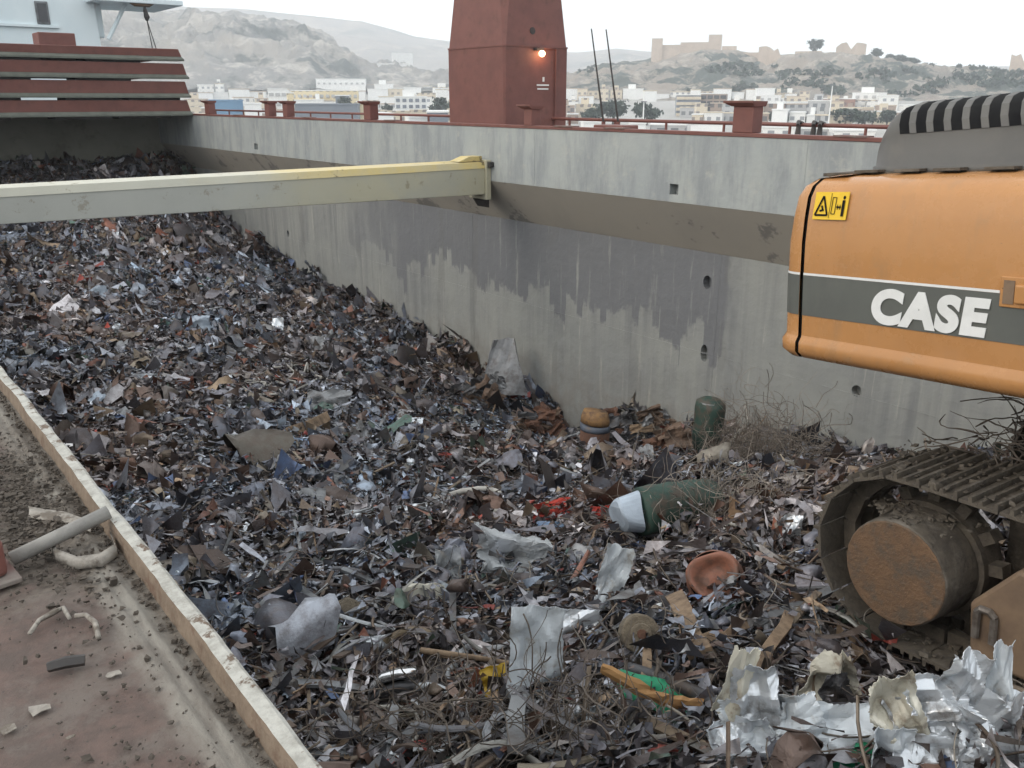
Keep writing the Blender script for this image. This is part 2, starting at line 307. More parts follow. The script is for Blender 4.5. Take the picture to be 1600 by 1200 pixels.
g.add([(xr-.004,YBm+.08,b0+.014),(xr-.55,YBm+.08,b0+.014),(xr-.004,YBm+.08,b0+.10),(xr-.30,YBm+.08,b0+.10),(xr-.004,YBm+.36,b0+.02),(xr-.55,YBm+.36,b0+.02),(xr-.004,YBm+.36,b0+.10),(xr-.30,YBm+.36,b0+.10)], [(0,1,3,2),(4,6,7,5),(1,5,7,3),(2,3,7,6)])
child(g.build('lifting_saddle', 'beam_yellow', bm_))
child(MB().box((XC-.10, YBm-.14, b0-.10), (XC-.003, YBm-.055, b0+.0)).build('lock_pin', 'steel_dark', bm_, bevel=.01))
child(MB().add([(XC-.12,YBm+.02,b1-.104),(XC-.003,YBm+.02,b1-.104),(XC-.003,YBm+.02,b1-.26),(XC-.12,YBm+.4,b1-.104),(XC-.003,YBm+.4,b1-.104),(XC-.003,YBm+.4,b1-.26)], [(0,1,2),(3,5,4),(0,3,4,1),(0,2,5,3),(1,4,5,2)]).build('bracket', 'steel_dark', bm_))
# ------------------------------------------------------------------ stack of hatch covers
YS = 29.4
def cover(zlo, zhi, xr, label, gap):
    e = empty('hatch_cover', (5, YS, zlo)); tag(e, label, 'hatch cover', 'hatch covers stacked at the far end')
    h = zhi-zlo; off = Vector((-5, -YS, -zlo))
    def k(o): o.location = off; return o
    b = MB(); s_ = [(0.02, zlo+.14), (-.02, zhi), (6.0, zhi), (6.0, zlo+.1)]
    b.add([(-.6, YS+a, z) for a, z in s_]+[(xr-.12 if i in (1, 2) else xr-.02, YS+a, z) for i, (a, z) in enumerate(s_)], [(0,1,5,4),(1,2,6,5),(2,3,7,6),(3,0,4,7),(0,3,2,1),(4,5,6,7)])
    k(b.build('panel', 'ship_red', e, bevel=.02))
    f_ = MB().add([(-.6,YS-.10,zlo+.02),(xr,YS-.10,zlo+.02),(xr,YS-.10,zlo+.075),(-.6,YS-.10,zlo+.075),(-.6,YS+.03,zlo+.16),(xr-.04,YS+.03,zlo+.16),(-.6,YS+.3,zlo+.02),(xr-.1,YS+.3,zlo+.02)], [(0,1,2,3),(3,2,5,4),(0,6,7,1),(1,7,5,2)])
    k(f_.build('lower_flange', 'flange_green', e))
    for x in (.3, 3.4, 6.2, 8.0, 9.3):
        if x+gap+1.6 < xr-.2: k(MB().box((x+gap, YS+.1, zlo-.06), (x+gap+1.6, YS+1.2, zlo+.05)).build('rest_pad', 'steel_dark', e))
    return e
zs_ = [onX(299, y, XC+.1)[2] for y in (182, 155, 126, 98, 75)]
lb = ['bottom red hatch cover of the stack, resting on the grey coaming', 'second red hatch cover from the bottom of the stack', 'third red hatch cover from the bottom, under the topmost one', 'topmost red hatch cover of the stack, below the white superstructure']
for i in range(4): cover(zs_[i]+.022, zs_[i+1]-.03, XC+.0-(.0 if i < 3 else .10), lb[i], .35*i)
pb = onY(84, 58, YS+.6); bxm = MB().cbox((pb[0], YS+.6, zs_[4]+.14), (1.0, .8, .36)).build('deck_box', 'ship_red', bevel=.02)
tag(bxm, 'small red steel box standing on the topmost hatch cover', 'box')
# ------------------------------------------------------------------ superstructure
sp = empty('superstructure', (4, 44, EYE-1.5)); tag(sp, 'white ship superstructure with a small window behind the hatch covers', 'superstructure')
so2 = Vector((-4, -44, -EYE+1.5))
def k2(o): o.location = so2; return o
def xat(px, Y, py=50): return onY(px, py, Y)[0]
def zat(py, Y, px=80): return onY(px, py, Y)[2]
YSU = 44.; xR = xat(160, YSU)
fr = MB().add([(-6,YSU,EYE-2),(xR,YSU,EYE-2),(xR-.35,YSU,EYE+9),(-6,YSU,EYE+9),(-6,YSU+8,EYE-2),(xR,YSU+8,EYE-2),(xR-.35,YSU+8,EYE+9),(-6,YSU+8,EYE+9)], [(0,1,2,3),(1,5,6,2),(5,4,7,6),(4,0,3,7),(3,2,6,7)])
k2(fr.build('wall', 'super_white', sp))
wx, wz = xat(66, YSU, 20), zat(20, YSU, 66)
wf = k2(MB().cbox((wx, YSU-.03, wz), (.52, .06, .92)).build('window', 'steel_grey', sp, bevel=.03))
MB().cbox((wx, YSU-.07, wz), (.36, .03, .74)).build('pane', 'glass_dark', wf)
k2(MB().box((-6, YSU-.12, zat(42, YSU, 40)), (xat(92, YSU, 42), YSU-.002, zat(38, YSU, 40))).build('rain_gutter', 'super_white', sp))
zw = zat(8, YSU, 200)
k2(MB().box((xat(140, YSU), YSU-1.2, zw), (xat(272, YSU, 5), YSU+3, zw+.22)).build('bridge_wing', 'super_white', sp, bevel=.03))
k2(MB().box((xat(145, YSU), YSU+.3, zat(58, YSU, 150)), (xat(166, YSU), YSU+1.5, zw-.002)).build('wing_locker', 'super_white', sp, bevel=.03))
k2(MB().tube([(xat(165, YSU), YSU-.3, zat(62, YSU, 165)), (xat(198, YSU), YSU-.3, zw)], .09).build('strut', 'super_white', sp))
hx, hz = xat(221, YSU-1, 4), zat(4, YSU-1, 221)
hk = empty('lifting_block', (hx, YSU-1, hz)); tag(hk, 'dark hook block with two ropes hanging under the bridge wing', 'hook')
MB().tube([(-.62,0,.04),(-.3,0,-.04),(.3,0,-.04),(.62,0,.05)], [.05,.14,.14,.05]).build('rope_bundle', 'frame_tan', hk)
MB().tube([(.10,0,-.1),(.12,0,-.35),(.16,0,-.6),(.14,0,-.75)], [.03,.09,.13,.05]).build('hook', 'steel_dark', hk)
for dx in (.04, .26): MB().tube([(.14,0,-.7),(dx+.22,0,-2.3)], .022, 5).build('rope', 'steel_dark', hk)
# ------------------------------------------------------------------ crane pedestal
tc = onX(788, 196, 11.3); yT = tc[1]; TX0, TX1, TY0, TY1 = 11.3, 13.0, yT, yT+1.95
tw = empty('crane_pedestal', ((TX0+TX1)/2, yT+1, EYE-1.5)); tag(tw, 'tall red steel crane pedestal with tapered top and lit lamp', 'crane pedestal')
to = -Vector(tw.location)
def k3(o): o.location = to; return o
zS = onX(788, 70, TX0)[2]; zTp = zS+3.2; cx_, cy_ = (TX0+TX1)/2, (TY0+TY1)/2
def ring(z, s, ch): 
    hx_, hy_ = (TX1-TX0)/2*s, (TY1-TY0)/2*s
    return [(cx_-hx_+ch,cy_-hy_,z),(cx_+hx_-.02,cy_-hy_,z),(cx_+hx_,cy_-hy_+.02,z),(cx_+hx_,cy_+hy_-.02,z),(cx_+hx_-.02,cy_+hy_,z),(cx_-hx_+.02,cy_+hy_,z),(cx_-hx_,cy_+hy_-.02,z),(cx_-hx_,cy_-hy_+ch,z)]
def shell(z0, z1, s0, s1, c0, c1):
    b = MB(); b.add(ring(z0,s0,c0)+ring(z1,s1,c1), [(k,(k+1)%8,8+(k+1)%8,8+k) for k in range(8)]+[tuple(range(8))[::-1], tuple(range(8,16))]); return b
k3(shell(EYE-1.5, zS-.02, 1, 1, .02, .05).build('lower_shaft', 'ship_red', tw))
k3(shell(zS+.012, zTp, .985, .66, .05, .30).build('upper_shaft', 'ship_red', tw))
k3(shell(zS-.019, zS+.011, 1.012, 1.012, .05, .05).build('weld_seam', 'ship_red', tw))
def onTY(px, py): return onY(px, py, TY0)
lp = onTY(843, 84); lamp = k3(MB().cbox((lp[0]-.06, TY0-.05, lp[2]+.08), (.2, .1, .05)).build('lamp', 'steel_dark', tw))
b = bmesh.new(); bmesh.ops.create_icosphere(b, subdivisions=2, radius=.065, matrix=Matrix.Translation((lp[0], TY0-.08, lp[2]))); me = bpy.data.meshes.new('bulb'); b.to_mesh(me); b.free(); me.materials.append(MATS['lamp_glow'])
bo = bpy.data.objects.new('bulb', me); COL.objects.link(bo); bo.parent = lamp
pl = bpy.data.lights.new('lamp_light', 'POINT'); pl.energy = 2.0; pl.color = (1, .5, .25); pl.shadow_soft_size = .06; plo = bpy.data.objects.new('lamp_light', pl); COL.objects.link(plo); plo.location = (lp[0], TY0-.2, lp[2]-.02)
hp = onTY(834, 48); k3(MB().tube([(hp[0], TY0+.03, hp[2]), (hp[0], TY0-.0+.10, hp[2])], .07, 12).build('port', 'steel_dark', tw))
for (px, py, w_, h_) in ((848, 133, .33, .03), (848, 139, .30, .03), (849, 124, .05, .09)):
    q = onTY(px, py); k3(MB().cbox((q[0], TY0-.004, q[2]), (w_, .006, h_)).build('marking', 'ex_white', tw))
for zz in np.arange(EYE-1.2, zS-.1, .3): k3(MB().tube([(TX0+.55, TY1+.001, zz), (TX0+.55, TY1+.12, zz), (TX0+.95, TY1+.12, zz), (TX0+.95, TY1+.001, zz)], .012, 5).build('rung', 'ship_red', tw))
k3(MB().tube([(TX0+1.35, TY0-.03, EYE-1.5), (TX0+1.35, TY0-.03, lp[2]+.1), (lp[0]-.06, TY0-.03, lp[2]+.115)], .018, 6).build('conduit', 'ship_red', tw))
q = onX(698, 140, TX0+.4); k3(MB().cbox((TX0+.35, TY1+.07, q[2]), (.5, .12, .72)).build('cable_box', 'ship_red', tw))
# ------------------------------------------------------------------ stoppers standing on the coaming
def stopper(px, label, wdt=.26, hgt=.40, side=0, tall=0):
    p = onX(px, 200, XC); Y = p[1]; e = empty('hatch_stopper', (XC+.1, Y, ZT+.055)); tag(e, label, 'stopper', 'red stoppers along the coaming')
    MB().box((-.08,-wdt/2,0),(.14,wdt/2,hgt-.03)).build('post', 'ship_red', e, bevel=.012)
    c = MB(); a = wdt/2
    c.add([(-.1,-a-.02,hgt-.05),(.16,-a-.02,hgt-.05),(.16,a+.02,hgt-.05),(-.1,a+.02,hgt-.05),(-.15,-a-.03,hgt),(.18,-a-.03,hgt),(.18,a+.11,hgt),(-.15,a+.13,hgt),(-.15,-a-.03,hgt+.025),(.18,-a-.03,hgt+.02),(.18,a+.11,hgt+.02),(-.15,a+.13,hgt+.025)],
        [(0,3,2,1),(0,1,5,4),(1,2,6,5),(2,3,7,6),(3,0,4,7),(4,5,9,8),(5,6,10,9),(6,7,11,10),(7,4,8,11),(8,9,10,11)])
    c.build('cap', 'ship_red', e)
stopper(1158, 'largest red stopper post with rusty cap, nearest the excavator hood', .34, .40)
stopper(823, 'red stopper post with flat cap standing before the crane pedestal', .22, .33)
stopper(573, 'red stopper post with flared cap left of the crane pedestal', .30, .38)
stopper(446, 'right one of two red stopper posts standing close together', .28, .38)
stopper(418, 'left one of two red stopper posts standing close together', .28, .38)
stopper(325, 'red stopper post with flared cap nearest the hatch cover stack', .34, .38)
# ------------------------------------------------------------------ railing on the ship's side
XR = 12.6; zr = EYE-.39
rl = empty('ship_railing', (XR, 14, EYE-1.5)); tag(rl, 'dark red pipe railing along the ship side behind the coaming', 'railing'); ro = -Vector(rl.location)
for i, z in enumerate((zr, zr-.38)):
    o = MB().tube([(XR, -4, z), (XR, 34, z)], .032-.012*i, 8).build('rail', 'ship_red', rl); o.location = ro
me = MB().tube([(XR, 0, EYE-1.5), (XR, 0, zr)], .026, 6).mesh('stanchion', 'ship_red')
for i in range(29):
    o = bpy.data.objects.new('stanchion', me); COL.objects.link(o); o.parent = rl; o.location = ro+Vector((0, -3.4+i*1.32, 0))
def whip(px0, py0, px1, py1, label):
    a = onX(px0, py0, 12.2); b_ = onX(px1, py1, 12.35); e = empty('whip_antenna', (12.2, b_[1], EYE-1.5)); tag(e, label, 'antenna', 'thin rods behind the coaming')
    o = MB().tube([Vector(b_)-Vector(e.location)+Vector((0,0,-.02)), Vector(a)-Vector(e.location)], [.022, .012], 6).build('rod', 'steel_dark', e)
    lowz = b_[2]-.02; q = Vector(b_)-Vector(e.location); MB().tube([(q.x, q.y, 0), (q.x, q.y, q.z)], .04, 6).build('socket', 'ship_red', e)
whip(924, 45, 943, 190, 'left one of two thin leaning rods right of the crane pedestal')
whip(947, 46, 966, 190, 'right one of two thin leaning rods right of the crane pedestal')
q = onX(962, 200, 11.6); tag(MB().cbox((11.6, q[1], ZT-.45), (.4, .75, 1.02)).build('winch_box', 'ship_red', bevel=.02), 'low red box at the foot of the two thin rods', 'box')
for i, px in enumerate((1246, 1270, 1280)):
    q = onX(px, 205, 12.5); b = MB(); z0 = EYE-1.5
    b.tube([(12.5, q[1], z0), (12.53, q[1]+.02, z0+.8), (12.6, q[1]+.05, zr+.06)], [.05, .06, .03], 7); b.tube([(12.42, q[1]-.05, zr), (12.5, q[1], zr+.05), (12.66, q[1]+.02, zr+.02)], .03, 6)
    tag(b.build('rope_tie', 'steel_dark'), ['leftmost dark rope tied to the railing beside the excavator hood', 'middle dark rope of three tied to the railing', 'rightmost dark rope of three tied to the railing'][i], 'rope', 'ropes tied to the railing')
# ------------------------------------------------------------------ excavator
UF = np.array([-.08974413, -.99225055, .08593512]); VV = np.array([.99593477, -.09007735, 0.]); WW = np.array([.00774081, .08558577, .99630074])
EO = np.array([3.97852309, 2.45557682, EYE-1.32596025])-RIGHT*.027
ex = empty('excavator'); ex.matrix_world = Matrix(((UF[0],VV[0],WW[0],EO[0]),(UF[1],VV[1],WW[1],EO[1]),(UF[2],VV[2],WW[2],EO[2]),(0,0,0,1)))
tag(ex, 'orange tracked excavator with dark stripe and CASE lettering standing on the scrap', 'excavator')
# body: (v, w) profile lofted along a plan path; local axes u (to the front), v (away), w (up)
side = [(.9,.004),(.09,.0),(.02,.012),(-.022,.05),(-.022,.10),(-.004,.125),(.0,.135),(.0,.24),(.0,.46),(.004,.62),(.018,.74),(.04,.85),(.075,.905),(.14,.94),(.30,.955)]
def lathe_path(path, prof, m, name, smooth=True, parent=ex, close=False):
    # path: list of (u, v, nu, nv) with inward normal
    P = np.array([[(u+nu*a, v+nv*a, z) for a, z in prof] for u, v, nu, nv in path])
    return MB().grid(P).build(name, m, parent, smooth)
panel = [(u, 0, 0, 1) for u in np.linspace(.016, 3.2, 12)]
rear = [(-.006, 0, 0, 1)]+[(-.015-.135*math.sin(t), .13*(1-math.cos(t)), math.sin(t), math.cos(t)) for t in np.linspace(0, math.pi/2, 9)]+[(-.152, v, 1, 0) for v in (.5, 1.3, 2.1, 2.6)]
body = lathe_path(panel, side[6:], 'ex_orange', 'side_panel')
cw = lathe_path(rear, side, 'ex_orange', 'counterweight')
sill = lathe_path(panel, side[:7], 'ex_orange', 'lower_sill')
def band(w0, w1, path, m, name, parent, off=-.003): return lathe_path(path, [(off, w0), (off, (w0+w1)/2), (off, w1)], m, name, True, parent)
band(.245, .455, [p_ for p_ in panel if p_[0] < 3.3], 'ex_stripe', 'stripe', body); band(.245, .455, rear, 'ex_stripe', 'stripe', cw)
band(.456, .468, [(u, 0, 0, 1) for u in (.016, .3, .6, .8, 1.025)], 'ex_white', 'pinstripe', body); band(.456, .468, rear, 'ex_white', 'pinstripe', cw)
inn = MB().box((.03, .10, .02), (3.19, 2.5, .88)).build('inner_body', 'ex_black', ex)
seam = lathe_path([(-.012, .022, 0, 1), (.022, .022, 0, 1)], side[1:], 'ex_black', 'panel_gap')
sm2 = MB().box((1.4, .85, -.22), (3.0, 1.9, .002)).build('turntable', 'ex_black', ex)
MB().box((-.10, .28, .945), (3.2, 2.4, .962)).build('top_deck', 'track_mud', ex)
# far side and front so that the machine is whole
MB().box((.02, 2.556, .0), (3.2, 2.60, .95)).build('far_side_panel', 'ex_orange', ex)
MB().box((3.202, .02, .0), (3.24, 2.58, .93)).build('front_panel', 'ex_orange', ex)
cab = MB().box((2.2, .06, .97), (3.9, 1.02, 1.95)).build('cab', 'ex_stripe', ex, bevel=.08)
for lo, hi in (((2.35, .045, 1.2), (3.0, .058, 1.8)), ((3.1, .045, 1.1), (3.75, .058, 1.8)), ((3.902, .15, 1.0), (3.912, .93, 1.85))): MB().box(lo, hi).build('window', 'glass_dark', cab)
bmm = MB(); bmm.tube([(3.1,1.35,.6),(4.2,1.35,2.0),(5.6,1.35,2.6),(7.4,1.35,2.2)], [.2,.28,.26,.16], 6).build('boom', 'ex_orange', ex)
MB().tube([(7.5,1.35,2.5),(7.0,1.35,.9),(6.6,1.35,-.4)], [.2,.18,.12], 6).build('dipper_arm', 'ex_orange', ex)
# door latch recess
dl = MB().box((1.03, -.012, .40), (1.30, -.001, .53)).build('latch_plate', 'ex_orange', ex, bevel=.004)
MB().box((1.045, -.016, .415), (1.09, -.0125, .515)).build('recess', 'frame_tan', dl)
MB().box((1.095, -.028, .42), (1.29, -.0125, .50)).build('handle', 'ex_orange', dl, bevel=.008)
# lettering
def text(body_, size, name, m, parent, loc, sx=1., off=.0, shear=0., ext=.002):
    cu = bpy.data.curves.new(name, 'FONT'); cu.body = body_; cu.size = size; cu.offset = off; cu.extrude = ext; cu.shear = shear; cu.space_character = 1.12
    t = bpy.data.objects.new(name, cu); COL.objects.link(t); bpy.context.view_layer.update()
    me = bpy.data.meshes.new_from_object(t.evaluated_get(bpy.context.evaluated_depsgraph_get())); bpy.data.objects.remove(t)
    me.materials.clear(); me.materials.append(MATS[m]); o = bpy.data.objects.new(name, me); COL.objects.link(o); o.parent = parent
    xs_ = [v.co.x for v in me.vertices]; x0 = min(xs_)
    for v in me.vertices: v.co = ((v.co.x-x0)*sx, v.co.z, v.co.y)
    o.location = loc; return o
lt = text('CASE', .215, 'lettering', 'ex_white', body, (.425, -.008, .268), 1.0, .0125, .10)
wd = max(v.co.x for v in lt.data.vertices)
for v in lt.data.vertices: v.co.x *= .57/wd
# warning sticker on the leaning upper panel
st = MB().add([(.05,.010,.745),(.245,.010,.745),(.245,.038,.875),(.05,.038,.875),(.05,.006,.743),(.245,.006,.743),(.245,.034,.877),(.05,.034,.877)], [(4,5,6,7),(0,3,2,1),(0,1,5,4),(1,2,6,5),(2,3,7,6),(3,0,4,7)]).build('warning_sticker', 'sticker_yellow', ex)
def stk(a, b): return (.05+.195*a, .0025+.028*b, .745+.132*b)
def line(b_, p0, p1, wd_=.035):
    p0 = np.array(p0, float); p1 = np.array(p1, float); d = p1-p0; d = d/np.hypot(*d); nrm = np.array([-d[1]*.68, d[0]*1.0])*wd_
    b_.add([stk(*(p0+nrm)), stk(*(p1+nrm)), stk(*(p1-nrm)), stk(*(p0-nrm))], [(0,1,2,3)])
b = MB(); line(b,(.07,.15),(.27,.85)); line(b,(.27,.85),(.44,.15)); line(b,(.07,.15),(.44,.15)); line(b,(.2,.3),(.32,.35)); line(b,(.25,.5),(.3,.3)); b.build('warning_triangle', 'ex_black', st, solid=.001)
b = MB(); line(b,(.5,.04),(.5,.96),.008); line(b,(.55,.2),(.55,.8),.012); line(b,(.55,.8),(.66,.8),.012); line(b,(.66,.8),(.66,.2),.012); line(b,(.66,.2),(.55,.2),.012); line(b,(.69,.45),(.82,.45),.03); line(b,(.72,.36),(.72,.54),.012); line(b,(.79,.36),(.79,.54),.012)
line(b,(.885,.12),(.885,.70),.055); b.add([stk(.885+.035*math.cos(t), .80+.07*math.sin(t)) for t in np.linspace(0, 6.28, 9)[:-1]], [tuple(range(8))]); b.build('clearance_symbol', 'ex_black', st, solid=.001)
# hood: (v, w) profile along u, closing over the rear end
def hoodP(u):
    t = min(max((u-.12)/.22, 0), 1); h = .28*(1-(1-t)**3.4)**.62+.02; ins = .10*(1-t)**2.5
    pr = [(.29,.962),(.29,.985),(.315,.99),(.32,.99+.16*h/.32),(.335,.99+.21*h/.32),(.37,.99+.265*h/.32),(.43,.99+.30*h/.32),(.52,.99+h),(.8,.99+h*1.02),(1.9,.99+h*1.02),(2.2,.99+h*.8),(2.3,.962)]
    return [(v+ins, z+.012*max(u-.4, 0)*(z > .995)) for v, z in pr]
us = [.12,.1215,.124,.129,.137,.15,.17,.20,.235,.28,.33,.39,.5,.8,1.2,1.7,2.19]
hd = MB().grid(np.array([[(u, v, z) for v, z in hoodP(u)] for u in us]))
hd.add([(.12, v, z) for v, z in hoodP(.12)], [tuple(range(12))])
hood = hd.build('hood', 'ex_hood', ex, smooth=True)
def shoulder(u, off): 
    pr = hoodP(u)[3:8]; out_ = []
    for i, (v, z) in enumerate(pr):
        nv, nz = [(-1,.15),(-.95,.3),(-.8,.6),(-.45,.9),(-.15,1)][i]; l = math.hypot(nv, nz); out_.append((u, v+nv/l*off, z+nz/l*off))
    return out_
for i in range(17):
    u = .30+i*.088
    pa = [(shoulder(u+.008-k*.017, .0025)[k], shoulder(u+.062-k*.017, .0025)[k]) for k in range(5)]
    MB().grid(np.array([[a for a, _ in pa], [b_ for _, b_ in pa]])).build('louver_slot', 'ex_black', hood, smooth=True)
    g_ = MB(); pr_ = [[shoulder(u+du-k*.017, of)[k] for k in range(5)] for du, of in ((.060, .0), (.062, .005), (.096, .005), (.098, .0))]
    g_.grid(np.array(pr_)).build('louver', 'ex_hood', hood)
for u in (.2, .42, .62, .86, 1.1): MB().cbox((u, .25, .968), (.13, .07, .012)).build('hinge', 'track_mud', hood)
# tracks
def trackpath():
    r = .44; uc0, uc1 = .62, 3.35; pts = []; wc = -.955
    for t in np.linspace(0, 1, 200, endpoint=False):
        Ltop = uc1-uc0; per = 2*Ltop+2*math.pi*r; s_ = t*per
        if s_ < Ltop: pts.append((uc1-s_, wc+r-.035*math.sin(math.pi*s_/Ltop)))
        elif s_ < Ltop+math.pi*r: a = (s_-Ltop)/r; pts.append((uc0-r*math.sin(a), wc+r*math.cos(a)))
        elif s_ < 2*Ltop+math.pi*r: pts.append((uc0+(s_-Ltop-math.pi*r), wc-r))
        else: a = (s_-2*Ltop-math.pi*r)/r; pts.append((uc1+r*math.sin(a), wc-r*math.cos(a)))
    return np.array(pts), per
tp, per = trackpath(); ns = 44; pitch = per/ns
shm = MB(); hw = pitch/2-.004
prof_s = [(-hw,0),(-hw,.016),(-.048,.016),(-.044,.042),(-.030,.042),(-.026,.016),(.0,.014),(.004,.034),(.018,.034),(.022,.014),(hw-.022,.016),(hw-.018,.044),(hw-.004,.044),(hw,.016),(hw,0)]
k_ = len(prof_s)
shm.add([(a, 0, z) for a, z in prof_s]+[(a, .6, z) for a, z in prof_s], [(i, i+1, k_+i+1, k_+i) for i in range(k_-1)]+[(k_-1, 0, k_, 2*k_-1), tuple(range(k_)), tuple(range(2*k_-1, k_-1, -1))])
shoe = shm.mesh('track_shoe', 'track_mud')
lkm = [MB().box((-hw, a, -.075), (hw-.01, a+.05, -.002)).mesh('chain_link', 'track_mud') for a in (.2, .35)]
def onpath(t): 
    x = t*200; i = int(x) % 200; f_ = x-int(x); return tp[i]*(1-f_)+tp[(i+1) % 200]*f_
for vo in (.0, 2.0):
    tr = empty('track'); tr.parent = ex; tr.location = (0, vo, 0)
    for i in range(ns):
        p0 = onpath((i+.02)/ns); p1 = onpath((i+.98)/ns); c_ = (p0+p1)/2; d = p0-p1; d /= np.hypot(*d)
        # outward normal
        nx_, nz_ = -d[1], d[0]
        if (c_[1]+.955)*nz_+(c_[0]-min(max(c_[0], .62), 3.35))*nx_ < 0: nx_, nz_ = -nx_, -nz_
        o = bpy.data.objects.new('track_shoe', shoe); COL.objects.link(o); o.parent = tr
        ex_ = np.array([nz_, 0, -nx_]); ml = o.matrix_local = Matrix(((ex_[0],0,nx_,c_[0]),(0,1,0,0),(ex_[2],0,nz_,c_[1]),(0,0,0,1)))
        if vo == 0:
            for lk_ in lkm: q = bpy.data.objects.new('chain_link', lk_); COL.objects.link(q); q.parent = tr; q.matrix_local = ml
    # final drive
    def cyl(v0, v1, r0, r1, n_=28, uc=.64, wc=-.995): 
        return MB().tube([(uc, v0, wc), (uc, v1, wc)], [r0, r1], n_)
    s0, s1 = (0, 1) if vo == 0 else (.6, -1)
    def hv(a): return s0+s1*a
    cyl(hv(-.02), hv(.25), .275, .285).build('final_drive', 'track_mud', tr, bevel=.012)
    cyl(hv(-.026), hv(-.0205), .264, .27).build('hub_cover', 'hub_rust', tr)
    spk = cyl(hv(.25), hv(.42), .31, .31).build('sprocket', 'track_mud', tr)
    tm_ = MB().box((-.03, min(hv(.29), hv(.37)), .29), (.03, max(hv(.29), hv(.37)), .375)).mesh('tooth', 'track_mud')
    for k in range(13): o = bpy.data.objects.new('tooth', tm_); COL.objects.link(o); o.parent = spk; o.matrix_local = Matrix.Translation((.64, 0, -.995))@Matrix.Rotation(k*2*math.pi/13, 4, 'Y')
    fb = MB(); vv0, vv1 = sorted((hv(.03), hv(.5)))
    sec_ = [(1.02,-1.30),(1.00,-1.02),(1.10,-.90),(1.20,-.78),(3.0,-.74),(3.1,-1.30)]
    fb.add([(a, vv0, z) for a, z in sec_]+[(a, vv1, z) for a, z in sec_], [(i, (i+1) % 6, 6+(i+1) % 6, 6+i) for i in range(6)]+[tuple(range(6)), tuple(range(11, 5, -1))])
    frm = fb.build('track_frame', 'frame_tan', tr, bevel=.02)
    lug = MB(); lv = hv(.03-.0)
    for uu in (1.05, 1.13): lug.tube([(uu, lv-s1*.02, -1.17), (uu, lv-s1*.02, -1.04)], .018, 8)
    lug.tube([(1.05, lv-s1*.02, -1.04), (1.07, lv-s1*.025, -1.015), (1.11, lv-s1*.025, -1.015), (1.13, lv-s1*.02, -1.04)], .018, 8)
    lug.build('tow_lug', 'track_bright', frm)
    for uu in (1.5, 1.95, 2.4): cyl(hv(.05), hv(.5), .10, .10, 16, uu, -1.29).build('roller', 'track_mud', tr)
    cyl(hv(.08), hv(.5), .34, .34, 24, 3.35, -.955).build('idler', 'track_mud', tr)
MB().box((.9, .55, -1.12), (3.0, 2.05, -.7)).build('undercarriage', 'track_mud', ex)
MB().tube([(1.9, 1.3, -.72), (1.9, 1.3, -.2)], .6, 24).build('slew_ring', 'ex_black', ex)
# ------------------------------------------------------------------ scrap heap: surface through known spots
ctl = []
for px, py in ((1290,720),(1160,692),(1000,694),(900,690),(810,612),(720,575),(640,520),(500,460),(380,385),(340,345)):
    p = onX(px, py, XW-.25); ctl.append(p)
for px, py, dn in ((1290,925,2.84),(1400,1050,2.80),(1600,1060,2.74),(1590,1180,2.30),(1200,1180,2.42),(1000,1180,2.62),(700,1120,3.15),(520,1190,3.05),(310,960,3.35),(900,900,3.1),(1120,790,3.55),(1230,860,3.0),
    (700,900,3.4),(800,960,3.15),(150,750,3.85),(0,550,4.25),(500,700,4.35),(700,760,4.05),(900,760,4.3),(300,560,4.5),(200,450,4.4),(0,400,4.05),(150,345,3.45),(0,345,3.45),(420,470,4.75),(600,600,4.85)):
    ctl.append(onZ(px, py, EYE-dn))
for x, y, dn in ((10.7,YB,1.95),(7,YB,1.9),(4,YB,2.0),(1,YB,2.3),(10.7,30.6,3.5),(6,30.5,3.0),(2,30.5,3.2),(5,.5,2.66),(5,-3,2.8),(9,1,3.6),(9,-4,3.6),(1,-4,2.8),(4,2.,2.80),(4.4,1.2,2.80),(5.6,2.3,2.62),(6.8,2.6,2.75),(7.6,3.2,3.3),(1.2,0,2.5)):
    ctl.append(np.array([x, y, EYE-dn]))
ctl = np.array(ctl); _d = np.hypot(ctl[:,None,0]-ctl[None,:,0], ctl[:,None,1]-ctl[None,:,1]); _w = np.linalg.solve(_d+np.eye(len(ctl))*-.06, ctl[:, 2]-ctl[:, 2].mean())
def surf0(x, y):
    x = np.asarray(x, float); y = np.asarray(y, float); s = np.full(x.shape, ctl[:, 2].mean())
    for c_, w_ in zip(ctl, _w): s = s+w_*np.hypot(x-c_[0], y-c_[1])
    return s
_gx = np.arange(-.5, 11.6, .05); _gy = np.arange(-7, 34.5, .05); _S = surf0(*np.meshgrid(_gx, _gy, indexing='ij')); _A, _B = np.meshgrid(_gx, _gy, indexing='ij')
_S = _S+.42*(fbm(_A*.8, _B*.8, 4)-.5)+.26*(fbm(_A*2.1+9, _B*2.1, 2)-.5)+.12*(fbm(_A*4, _B*4, 2)-.5)
def surf(x, y):
    a = np.clip((np.asarray(x, float)+.5)/.05, 0, len(_gx)-1.01); b = np.clip((np.asarray(y, float)+7)/.05, 0, len(_gy)-1.01); i = a.astype(int); j = b.astype(int); a = a-i; b = b-j
    return (_S[i,j]*(1-a)+_S[i+1,j]*a)*(1-b)+(_S[i,j+1]*(1-a)+_S[i+1,j+1]*a)*b
_T = np.arange(2.2, 40, .03)
def hit(px, py):
    d = ray(px, py); P = d[None]*_T[:, None]; P[:, 2] += EYE
    k = (P[:, 0] > XW-.12) | ((P[:, 0] > XN) & (P[:, 2] < surf(P[:, 0], P[:, 1])))
    i = int(np.argmax(k)) if k.any() else len(_T)-1; return P[i].copy(), float(_T[i])
gx = np.linspace(XN-.02, XW-.002, 150); gy = np.linspace(-6, YB-.002, 460)
